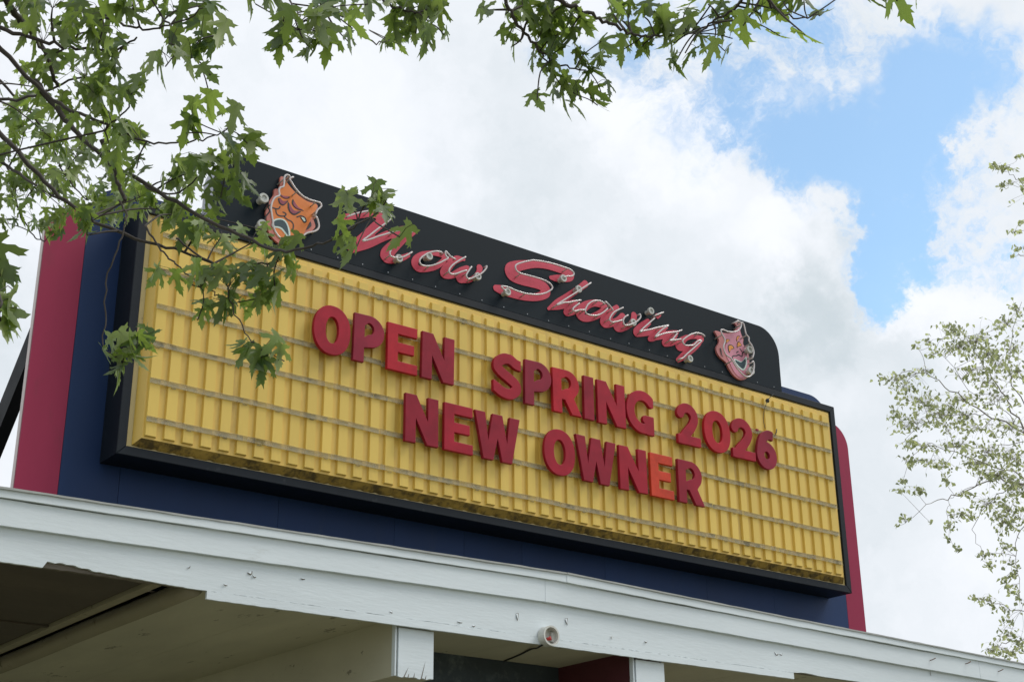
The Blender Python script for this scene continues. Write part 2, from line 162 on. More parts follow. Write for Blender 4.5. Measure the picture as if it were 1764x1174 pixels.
MAPLE_BRANCHES=[([[-3.432,-5.008,0.094],[-3.018,-4.953,-0.002],[-2.731,-4.918,-0.082],[-2.563,-4.866,-0.169],[-2.494,-4.827,-0.202],[-2.423,-4.796,-0.228],[-2.348,-4.746,-0.286],[-2.293,-4.699,-0.333]],0.03,0.008),([[-3.024,-4.643,-0.143],[-2.665,-4.778,-0.234],[-2.573,-4.883,-0.296],[-2.482,-4.989,-0.363],[-2.403,-5.1,-0.419],[-2.307,-5.228,-0.465],[-2.275,-5.361,-0.474]],0.016,0.004),([[-2.457,-4.91,-0.306],[-2.435,-5.009,-0.418],[-2.402,-5.183,-0.42],[-2.379,-5.356,-0.425]],0.008,0.003),([[-2.383,-5.349,-0.434],[-2.346,-5.445,-0.498],[-2.311,-5.543,-0.559],[-2.278,-5.666,-0.587],[-2.249,-5.802,-0.597]],0.007,0.003),([[-2.324,-5.659,-0.571],[-2.335,-5.808,-0.719],[-2.357,-5.954,-0.865],[-2.396,-6.109,-0.99]],0.005,0.0025),([[-3.004,-4.57,0.104],[-2.639,-4.668,-0.15],[-2.536,-4.784,-0.315],[-2.399,-4.903,-0.499],[-2.325,-5.046,-0.624],[-2.257,-5.205,-0.724]],0.018,0.006),([[-2.371,-4.678,-0.328],[-2.3,-4.771,-0.482],[-2.244,-4.879,-0.611],[-2.181,-4.994,-0.735],[-2.086,-5.127,-0.858],[-1.986,-5.266,-0.984],[-1.899,-5.417,-1.091],[-1.847,-5.56,-1.187],[-1.854,-5.695,-1.246],[-1.831,-5.862,-1.279],[-1.844,-6.015,-1.306],[-1.862,-6.168,-1.332]],0.016,0.003),([[-2.862,-4.074,0.049],[-2.461,-4.138,-0.167],[-2.33,-4.2,-0.307],[-2.292,-4.273,-0.388],[-2.204,-4.341,-0.509],[-2.122,-4.415,-0.623],[-2.0,-4.511,-0.727],[-1.896,-4.622,-0.8],[-1.784,-4.746,-0.864],[-1.688,-4.861,-0.939],[-1.635,-4.984,-0.966],[-1.592,-5.106,-0.989]],0.018,0.004),([[-1.884,-4.617,-0.735],[-1.858,-4.692,-0.843],[-1.835,-4.778,-0.928],[-1.792,-4.873,-1.017],[-1.79,-4.956,-1.094]],0.006,0.003),([[-1.842,-4.813,-0.853],[-1.786,-4.893,-0.935],[-1.733,-4.977,-1.009],[-1.721,-5.019,-1.131],[-1.679,-5.074,-1.263],[-1.65,-5.149,-1.345]],0.006,0.0025),([[-1.743,-4.913,-0.983],[-1.751,-4.917,-1.047],[-1.728,-4.944,-1.096],[-1.699,-4.98,-1.134]],0.005,0.0025),([[-2.119,-4.947,-0.842],[-2.102,-4.985,-0.912],[-2.12,-5.0,-1.0],[-2.146,-4.988,-1.141],[-2.138,-4.984,-1.301],[-2.138,-5.001,-1.416],[-2.104,-5.072,-1.435],[-2.087,-5.142,-1.442]],0.005,0.0025),([[-1.984,-1.601,1.147],[-1.707,-1.709,1.005],[-1.547,-1.782,0.839],[-1.487,-1.8,0.615],[-1.411,-1.865,0.466],[-1.373,-1.959,0.397]],0.012,0.004),([[-2.105,-4.678,-0.474],[-2.051,-4.679,-0.577],[-2.026,-4.69,-0.645],[-2.005,-4.705,-0.705]],0.014,0.009),([[-2.287,-5.287,-0.773],[-2.22,-5.354,-0.828],[-2.16,-5.435,-0.856],[-2.108,-5.523,-0.872],[-2.08,-5.606,-0.881],[-2.083,-5.677,-0.887]],0.006,0.0025),([[-2.352,-3.151,0.702],[-2.08,-3.207,0.527],[-1.947,-3.261,0.393],[-1.848,-3.299,0.24],[-1.774,-3.331,0.083],[-1.674,-3.391,-0.046]],0.012,0.004),([[-2.081,-2.075,0.779],[-1.807,-2.434,0.535],[-1.748,-2.754,0.313],[-1.647,-3.086,0.076],[-1.586,-3.455,-0.075],[-1.596,-3.815,-0.201]],0.014,0.004),([[-1.954,-4.755,-0.651],[-1.912,-4.923,-0.745],[-1.902,-5.13,-0.751],[-1.89,-5.322,-0.788]],0.006,0.003),([[-2.283,-5.186,-0.74],[-2.274,-5.321,-0.725],[-2.299,-5.435,-0.727]],0.005,0.003),([[-2.491,-3.885,0.002],[-2.334,-4.148,-0.125],[-2.281,-4.407,-0.221],[-2.248,-4.683,-0.284],[-2.216,-4.942,-0.38]],0.012,0.004),([[-3.595,-5.217,0.049],[-3.037,-5.549,0.116],[-2.424,-5.864,0.022],[-1.841,-6.27,-0.112],[-1.347,-6.766,-0.263],[-0.953,-7.28,-0.472]],0.045,0.012),([[-2.203,-5.933,0.024],[-1.912,-5.77,-0.204],[-1.779,-5.669,-0.293],[-1.739,-5.614,-0.264],[-1.655,-5.578,-0.243],[-1.559,-5.54,-0.235],[-1.462,-5.494,-0.241],[-1.39,-5.474,-0.194]],0.012,0.0025),([[-1.939,-5.82,-0.247],[-2.019,-5.915,-0.534],[-2.09,-6.102,-0.716],[-2.178,-6.276,-0.904]],0.006,0.0025),([[-1.925,-6.064,0.009],[-1.765,-5.929,-0.302],[-1.699,-5.936,-0.41],[-1.643,-5.99,-0.457],[-1.611,-6.038,-0.495],[-1.61,-6.062,-0.538]],0.01,0.003),([[-1.534,-6.302,-0.01],[-1.405,-6.129,-0.261],[-1.332,-6.091,-0.343],[-1.277,-6.074,-0.388],[-1.222,-6.065,-0.426],[-1.164,-6.065,-0.458],[-1.103,-6.072,-0.487],[-1.054,-6.088,-0.493],[-0.988,-6.115,-0.506]],0.013,0.003),([[-1.145,-6.041,-0.437],[-1.111,-6.035,-0.478],[-1.064,-6.035,-0.524],[-0.999,-6.055,-0.566]],0.005,0.0025),([[-1.457,-6.354,-0.018],[-1.277,-6.179,-0.28],[-1.17,-6.174,-0.322],[-1.096,-6.178,-0.328],[-1.023,-6.184,-0.333],[-0.949,-6.19,-0.34],[-0.873,-6.199,-0.347],[-0.808,-6.212,-0.339],[-0.761,-6.221,-0.32],[-0.666,-6.275,-0.302]],0.015,0.004),([[-0.882,-6.919,-0.176],[-0.773,-6.727,-0.336],[-0.743,-6.592,-0.378],[-0.724,-6.497,-0.373],[-0.712,-6.405,-0.359],[-0.706,-6.314,-0.339],[-0.698,-6.22,-0.327]],0.01,0.003),([[-0.942,-6.968,-0.238],[-0.85,-6.765,-0.437],[-0.783,-6.73,-0.473],[-0.728,-6.712,-0.48],[-0.667,-6.712,-0.478],[-0.6,-6.729,-0.467]],0.009,0.003),([[-1.293,-7.487,-0.776],[-1.36,-7.598,-1.033],[-1.489,-7.7,-1.233]],0.008,0.003),([[-3.393,-6.259,-1.68],[-3.149,-6.352,-1.804],[-3.008,-6.462,-1.886],[-2.963,-6.549,-1.971],[-2.974,-6.624,-2.05]],0.012,0.003)]
MAPLE_CLUSTERS=[([-2.514,-4.849,-0.187],0.087,0.054,8),([-2.486,-5.138,-0.325],0.082,0.041,8),([-2.415,-5.334,-0.439],0.079,0.049,9),([-2.369,-5.556,-0.51],0.085,0.028,9),([-2.257,-5.605,-0.502],0.066,0.034,5),([-2.192,-5.65,-0.479],0.047,0.023,3),([-2.457,-5.014,-0.337],0.084,0.052,7),([-2.413,-5.085,-0.438],0.062,0.041,6),([-2.376,-5.302,-0.505],0.079,0.04,7),([-2.435,-6.018,-0.911],0.033,0.03,2),([-2.521,-6.221,-1.123],0.034,0.028,3),([-2.436,-6.183,-1.044],0.028,0.035,3),([-2.429,-6.213,-1.004],0.028,0.019,2),([-2.457,-6.397,-1.097],0.012,0.021,1),([-2.381,-6.184,-1.077],0.006,0.013,1),([-2.276,-4.822,-0.341],0.098,0.054,10),([-2.317,-5.275,-0.578],0.049,0.04,5),([-2.138,-3.927,0.112],0.116,0.077,10),([-2.076,-3.434,0.262],0.083,0.083,10),([-2.279,-4.752,-0.451],0.087,0.054,10),([-2.327,-5.223,-0.654],0.059,0.04,8),([-2.317,-5.422,-0.737],0.038,0.028,4),([-2.3,-5.445,-0.711],0.034,0.023,3),([-2.286,-5.19,-0.731],0.059,0.049,9),([-2.272,-5.368,-0.853],0.038,0.047,7),([-2.018,-3.86,-0.064],0.09,0.064,10),([-1.754,-2.522,0.581],0.095,0.095,10),([-1.77,-3.449,0.122],0.111,0.069,11),([-2.244,-5.159,-0.811],0.049,0.04,6),([-2.224,-5.342,-0.929],0.023,0.034,4),([-1.599,-2.0,0.618],0.101,0.135,23),([-1.476,-2.079,0.695],0.135,0.101,25),([-1.623,-2.977,0.256],0.119,0.089,21),([-1.75,-2.569,0.662],0.127,0.127,15),([-1.449,-1.983,0.493],0.118,0.084,11),([-1.468,-2.488,0.349],0.127,0.079,13),([-1.66,-3.416,-0.008],0.097,0.069,13),([-1.738,-3.892,-0.181],0.064,0.064,8),([-1.349,-1.993,0.448],0.05,0.05,5),([-1.599,-3.391,-0.097],0.083,0.055,8),([-1.68,-3.869,-0.264],0.051,0.051,8),([-1.57,-1.929,0.461],0.05,0.05,4),([-2.211,-5.837,-0.943],0.014,0.017,1),([-2.186,-5.641,-0.87],0.015,0.011,1),([-2.062,-5.702,-0.864],0.015,0.007,1),([-2.187,-5.612,-0.916],0.018,0.015,2),([-2.067,-5.664,-0.92],0.022,0.015,2),([-2.012,-5.684,-0.93],0.015,0.015,2),([-1.978,-5.286,-0.779],0.049,0.036,6),([-1.901,-5.306,-0.806],0.044,0.044,7),([-1.852,-5.301,-0.854],0.03,0.044,5),([-1.892,-5.259,-0.892],0.03,0.036,3),([-1.837,-4.834,-0.599],0.054,0.044,6),([-1.886,-4.799,-0.624],0.044,0.039,5),([-1.871,-4.977,-0.754],0.025,0.038,3),([-1.797,-4.317,-0.463],0.071,0.047,9),([-1.725,-4.328,-0.496],0.059,0.047,7),([-1.659,-4.348,-0.51],0.059,0.047,7),([-1.751,-4.78,-0.764],0.076,0.039,8),([-1.666,-4.802,-0.795],0.076,0.039,6),([-1.568,-4.843,-0.807],0.065,0.026,5),([-1.591,-5.119,-0.967],0.037,0.037,4),([-1.544,-5.121,-1.01],0.016,0.031,2),([-2.093,-4.606,-0.831],0.022,0.03,3),([-2.088,-4.633,-0.782],0.044,0.026,4),([-1.87,-4.935,-1.064],0.058,0.037,4),([-1.802,-4.973,-1.048],0.058,0.045,6),([-1.709,-5.012,-1.059],0.066,0.045,8),([-1.624,-5.062,-1.044],0.054,0.045,7),([-1.758,-4.945,-1.148],0.054,0.033,4),([-1.688,-4.981,-1.142],0.045,0.037,5),([-1.625,-5.029,-1.11],0.037,0.033,3),([-1.568,-5.069,-1.087],0.021,0.031,3),([-1.783,-4.914,-1.191],0.016,0.021,1),([-1.695,-5.126,-1.344],0.024,0.012,2),([-1.661,-5.128,-1.378],0.024,0.02,3),([-1.627,-5.131,-1.413],0.01,0.02,1),([-1.576,-5.173,-1.377],0.016,0.016,1),([-1.623,-5.173,-1.321],0.012,0.008,1),([-2.123,-5.133,-1.428],0.034,0.023,3),([-2.074,-5.154,-1.427],0.023,0.023,3),([-2.153,-5.1,-1.48],0.023,0.019,2),([-2.12,-5.1,-1.511],0.023,0.019,3),([-2.084,-5.13,-1.473],0.019,0.015,2),([-1.883,-6.074,-1.248],0.027,0.013,2),([-1.831,-6.113,-1.235],0.03,0.017,3),([-1.793,-6.131,-1.244],0.017,0.017,2),([-1.957,-6.196,-1.407],0.013,0.009,1),([-1.814,-5.941,-1.324],0.005,0.005,1),([-1.923,-6.189,-1.456],0.006,0.013,1),([-1.832,-6.266,-1.421],0.005,0.009,1),([-1.839,-6.191,-1.316],0.013,0.01,1),([-1.139,-4.083,-0.314],0.015,0.01,1),([-1.644,-5.318,-1.011],0.016,0.01,1),([-2.333,-6.325,-0.914],0.016,0.006,1),([-2.285,-6.354,-0.907],0.016,0.006,2),([-2.296,-6.415,-0.998],0.012,0.009,1),([-2.244,-6.325,-0.972],0.009,0.013,2),([-2.246,-6.3,-1.005],0.009,0.009,2),([-2.124,-6.198,-0.865],0.013,0.01,2),([-2.103,-6.195,-0.883],0.013,0.01,2),([-2.193,-6.385,-0.93],0.016,0.016,2),([-2.094,-6.268,-0.795],0.02,0.017,2),([-2.171,-6.374,-0.96],0.013,0.016,2),([-2.058,-6.228,-0.873],0.013,0.013,2),([-1.955,-6.156,-0.684],0.021,0.009,2),([-1.844,-5.997,-0.612],0.005,0.011,1),([-1.676,-5.684,-0.424],0.004,0.01,1),([-1.999,-6.336,-0.78],0.007,0.007,1),([-0.911,-4.696,0.418],0.026,0.01,2),([-0.853,-4.721,0.403],0.013,0.01,1),([-1.698,-5.949,-0.429],0.019,0.011,2),([-1.658,-5.939,-0.472],0.019,0.023,3),([-1.633,-5.937,-0.494],0.015,0.015,2),([-1.626,-5.991,-0.434],0.03,0.015,3),([-1.612,-5.97,-0.471],0.023,0.015,2),([-1.578,-6.019,-0.439],0.023,0.015,3),([-1.549,-6.026,-0.454],0.015,0.023,2),([-1.65,-6.126,-0.604],0.015,0.018,2),([-1.735,-6.24,-0.751],0.007,0.017,2),([-1.607,-6.144,-0.618],0.009,0.011,1),([-1.588,-5.956,-0.508],0.006,0.015,1),([-1.328,-5.993,-0.327],0.008,0.008,1),([-1.277,-6.021,-0.338],0.008,0.012,1),([-1.241,-6.07,-0.316],0.044,0.016,4),([-1.188,-6.111,-0.317],0.036,0.016,3),([-1.205,-6.07,-0.347],0.036,0.02,3),([-1.16,-6.106,-0.348],0.026,0.026,3),([-1.232,-6.009,-0.393],0.02,0.02,2),([-1.226,-5.985,-0.428],0.008,0.008,1),([-1.165,-6.001,-0.465],0.01,0.012,1),([-1.163,-6.063,-0.394],0.036,0.026,4),([-1.118,-6.099,-0.396],0.036,0.036,5),([-1.109,-6.072,-0.435],0.036,0.02,4),([-1.087,-6.138,-0.381],0.02,0.02,2),([-1.032,-6.114,-0.461],0.036,0.02,4),([-0.988,-6.152,-0.464],0.026,0.016,2),([-1.165,-6.367,-0.586],0.007,0.011,1),([-1.099,-6.026,-0.499],0.02,0.012,2),([-1.03,-6.063,-0.525],0.024,0.02,3),([-0.987,-6.119,-0.503],0.024,0.016,2),([-1.054,-6.015,-0.559],0.016,0.016,2),([-1.208,-6.097,-0.679],0.008,0.009,1),([-0.999,-6.055,-0.566],0.012,0.02,2),([-0.979,-6.046,-0.599],0.006,0.01,1),([-0.944,-6.111,-0.558],0.016,0.016,2),([-0.937,-6.085,-0.596],0.01,0.01,1),([-1.118,-6.147,-0.342],0.024,0.016,3),([-1.063,-6.171,-0.367],0.012,0.02,2),([-0.905,-6.129,-0.213],0.037,0.012,3),([-0.85,-6.172,-0.221],0.027,0.016,2),([-0.859,-6.135,-0.252],0.037,0.012,3),([-0.803,-6.192,-0.248],0.027,0.016,2),([-0.816,-6.128,-0.302],0.021,0.01,2),([-0.818,-6.098,-0.334],0.008,0.012,1),([-0.774,-6.14,-0.332],0.016,0.012,2),([-0.767,-6.179,-0.298],0.037,0.014,3),([-0.755,-6.227,-0.26],0.012,0.016,2),([-0.73,-6.228,-0.285],0.037,0.016,4),([-0.707,-6.294,-0.241],0.027,0.014,2),([-0.682,-6.279,-0.282],0.021,0.016,2),([-0.698,-6.22,-0.327],0.016,0.01,2),([-0.79,-6.32,-0.486],0.012,0.016,2),([-0.777,-6.35,-0.467],0.006,0.01,1),([-0.639,-6.289,-0.318],0.012,0.012,2),([-0.721,-6.408,-0.467],0.008,0.012,1),([-0.5,-6.272,-0.308],0.004,0.01,1),([-0.628,-6.368,-0.25],0.016,0.012,2),([-0.596,-6.36,-0.292],0.012,0.012,2),([-0.557,-6.365,-0.33],0.008,0.01,1),([-0.778,-6.47,-0.342],0.016,0.008,1),([-0.858,-6.685,-0.576],0.011,0.011,1),([-0.58,-6.402,-0.268],0.016,0.008,2),([-0.645,-6.575,-0.384],0.012,0.016,2),([-0.626,-6.609,-0.373],0.012,0.012,2),([-0.685,-6.564,-0.35],0.016,0.006,1),([-0.606,-6.644,-0.361],0.02,0.008,2),([-0.562,-6.691,-0.369],0.02,0.01,2),([-0.512,-6.709,-0.41],0.012,0.006,1),([-0.449,-6.482,-0.338],0.006,0.008,1),([-0.782,-6.86,-0.673],0.005,0.007,1),([-1.527,-7.715,-1.351],0.004,0.004,1),([-1.576,-7.801,-1.398],0.005,0.004,1),([-1.423,-7.588,-1.229],0.006,0.004,1),([-1.411,-7.61,-1.224],0.004,0.004,1),([-2.892,-6.306,-1.802],0.005,0.005,1),([-2.88,-6.293,-1.838],0.008,0.007,2),([-2.942,-6.539,-2.009],0.007,0.01,2),([-2.937,-6.526,-2.044],0.007,0.01,2),([-3.066,-6.51,-1.997],0.031,0.049,4),([-3.698,-4.486,0.526],0.168,0.144,8),([-3.799,-4.482,0.552],0.169,0.144,8),([-2.322,-3.094,0.295],0.201,0.172,8),([-3.553,-4.41,-0.266],0.157,0.135,8),([-3.766,-4.925,0.145],0.152,0.13,8),([-2.263,-2.957,0.303],0.204,0.175,8),([-3.043,-4.826,0.437],0.16,0.138,8),([-2.772,-2.774,0.473],0.209,0.179,8),([-2.874,-4.261,1.215],0.187,0.16,8),([-3.104,-4.834,-0.257],0.149,0.127,8),([-3.345,-3.246,1.718],0.216,0.185,8),([-2.804,-4.551,-0.048],0.16,0.137,8),([-2.404,-3.019,0.935],0.211,0.181,8),([-2.785,-4.282,0.206],0.17,0.145,8),([-3.219,-4.914,-0.21],0.147,0.126,8),([-3.409,-4.884,-0.971],0.137,0.117,8),([-3.704,-4.292,-0.44],0.158,0.135,8),([-3.216,-4.378,0.038],0.163,0.14,8),([-2.755,-4.669,0.703],0.17,0.145,8),([-3.537,-4.331,-0.407],0.157,0.135,8),([-3.312,-4.156,-0.458],0.161,0.138,8),([-3.1,-4.722,-0.953],0.142,0.122,8),([-3.849,-3.35,0.977],0.201,0.172,8),([-3.229,-4.654,0.363],0.162,0.139,8),([-3.649,-5.097,-0.573],0.137,0.117,8),([-2.515,-2.361,0.306],0.218,0.187,8),([-2.934,-4.974,-1.107],0.135,0.115,8),([-3.181,-2.66,-0.222],0.202,0.173,8),([-3.067,-3.162,-0.345],0.188,0.161,8),([-3.028,-5.036,0.083],0.15,0.129,8),([-3.456,-4.56,0.533],0.167,0.143,8),([-2.95,-5.518,-0.277],0.134,0.115,8),([-3.897,-3.363,1.096],0.202,0.174,8),([-3.527,-5.125,-0.227],0.142,0.121,8),([-2.776,-4.95,-0.01],0.151,0.13,8),([-3.888,-5.055,0.072],0.148,0.127,8),([-3.289,-5.479,-0.088],0.137,0.117,8),([-3.216,-2.891,1.578],0.221,0.19,8),([-3.629,-3.025,0.523],0.202,0.173,8),([-3.096,-3.541,-0.613],0.175,0.15,8),([-3.607,-5.162,-0.509],0.136,0.117,8),([-3.342,-3.138,1.341],0.212,0.182,8),([-3.004,-5.281,-0.464],0.136,0.116,8),([-3.638,-4.846,0.002],0.151,0.13,8),([-2.538,-5.863,-0.42],0.109,0.072,7),([-2.904,-5.241,-0.239],0.121,0.08,6),([-0.238,-6.995,0.318],0.13,0.087,5),([-1.103,-6.153,0.141],0.126,0.084,5),([-1.97,-6.429,0.012],0.11,0.074,5),([-0.367,-6.54,0.16],0.131,0.087,5),([-2.045,-5.513,0.205],0.127,0.085,5),([-1.26,-6.275,-0.032],0.12,0.08,5),([-1.412,-6.521,-0.174],0.112,0.075,5),([-0.887,-7.139,-0.503],0.107,0.071,5),([-0.32,-6.917,-0.103],0.124,0.082,5),([-3.015,-5.66,-0.536],0.108,0.072,6),([-0.872,-7.31,-0.418],0.106,0.071,5),([-2.624,-5.464,-0.037],0.121,0.08,7),([-1.171,-6.68,-0.329],0.111,0.074,5),([-3.134,-5.727,-0.649],0.105,0.07,6),([-0.65,-6.841,0.434],0.128,0.085,5),([-0.868,-6.556,-0.071],0.12,0.08,5),([-0.719,-6.898,0.285],0.124,0.082,5),([-2.026,-5.448,0.072],0.127,0.084,5),([-2.03,-6.408,-0.302],0.105,0.07,5),([-3.016,-5.394,-0.16],0.118,0.079,6),([-1.032,-7.061,-0.292],0.108,0.072,5),([-2.056,-5.755,-0.046],0.119,0.08,5),([-2.984,-4.974,-0.042],0.128,0.085,6),([-2.91,-5.564,-0.186],0.115,0.077,6)]
BIRCH_BRANCHES=[([[15.661,0.965,2.136],[15.023,1.491,2.489],[14.136,2.01,3.446],[13.62,2.254,3.698],[13.125,2.404,4.005],[12.627,2.593,4.216],[12.248,2.82,4.069]],0.039,0.0052),([[15.681,1.006,1.982],[15.101,1.579,2.268],[14.206,2.04,3.556],[13.882,2.041,3.885],[13.579,2.024,4.166],[13.313,1.996,4.362],[12.896,2.015,4.8]],0.039,0.0052),([[15.508,0.815,2.918],[14.994,1.357,3.134],[14.348,1.869,3.668],[13.953,1.953,4.139],[13.726,1.774,4.565],[13.562,1.38,5.107]],0.0325,0.0052),([[15.718,1.086,1.673],[15.023,1.549,2.165],[14.172,2.154,2.713],[13.672,2.412,2.731],[13.221,2.698,2.511],[12.841,2.818,2.391],[12.487,2.979,2.081]],0.039,0.0039),([[14.958,1.482,2.307],[14.132,2.109,2.823],[13.53,2.453,3.058],[12.945,2.783,3.205],[12.605,2.951,2.971]],0.0234,0.0039),([[13.217,2.3,2.557],[13.015,2.552,2.441],[12.965,2.622,2.242],[13.003,2.651,1.844]],0.0078,0.0039),([[13.959,2.019,2.643],[13.691,2.265,2.53],[13.474,2.552,2.142],[13.473,2.52,1.723],[13.466,2.409,1.496]],0.013,0.0039),([[15.758,1.183,1.287],[15.08,1.941,1.174],[14.418,2.597,1.044],[14.028,2.731,1.101],[13.653,2.834,1.155]],0.026,0.0039),([[14.694,1.826,2.512],[14.288,2.315,2.218],[14.158,2.439,1.722],[14.085,2.397,1.375],[14.014,2.369,0.956]],0.0156,0.0039),([[15.793,1.276,0.901],[15.179,2.07,0.8],[14.578,2.767,0.681],[14.263,2.978,0.599],[14.053,3.036,0.488]],0.026,0.0052),([[15.162,0.409,4.463],[14.474,0.62,5.435],[13.658,0.839,6.478],[13.328,0.922,6.689],[13.074,0.956,6.808],[12.853,1.005,6.85]],0.026,0.0039),([[13.487,0.74,6.383],[13.266,0.846,6.543],[13.062,0.974,6.645],[12.932,1.098,6.62]],0.0078,0.0039),([[15.268,0.499,4.076],[14.57,0.763,4.97],[13.882,1.144,5.559],[13.54,1.222,5.748],[13.331,1.264,5.714]],0.0234,0.0039),([[15.217,0.426,4.305],[14.324,0.71,5.427],[13.667,0.932,5.964],[13.262,1.12,6.012]],0.0234,0.0039),([[13.841,1.823,3.336],[13.487,1.938,3.684],[13.183,2.08,3.834],[12.696,2.223,4.379],[12.398,2.381,4.447]],0.013,0.0039),([[13.372,2.089,3.599],[12.992,2.368,3.575],[12.665,2.636,3.411],[12.395,2.858,3.163]],0.0104,0.0039),([[13.862,1.857,3.221],[13.469,2.2,3.151],[13.111,2.417,3.183],[12.856,2.528,3.121]],0.0104,0.0039)]
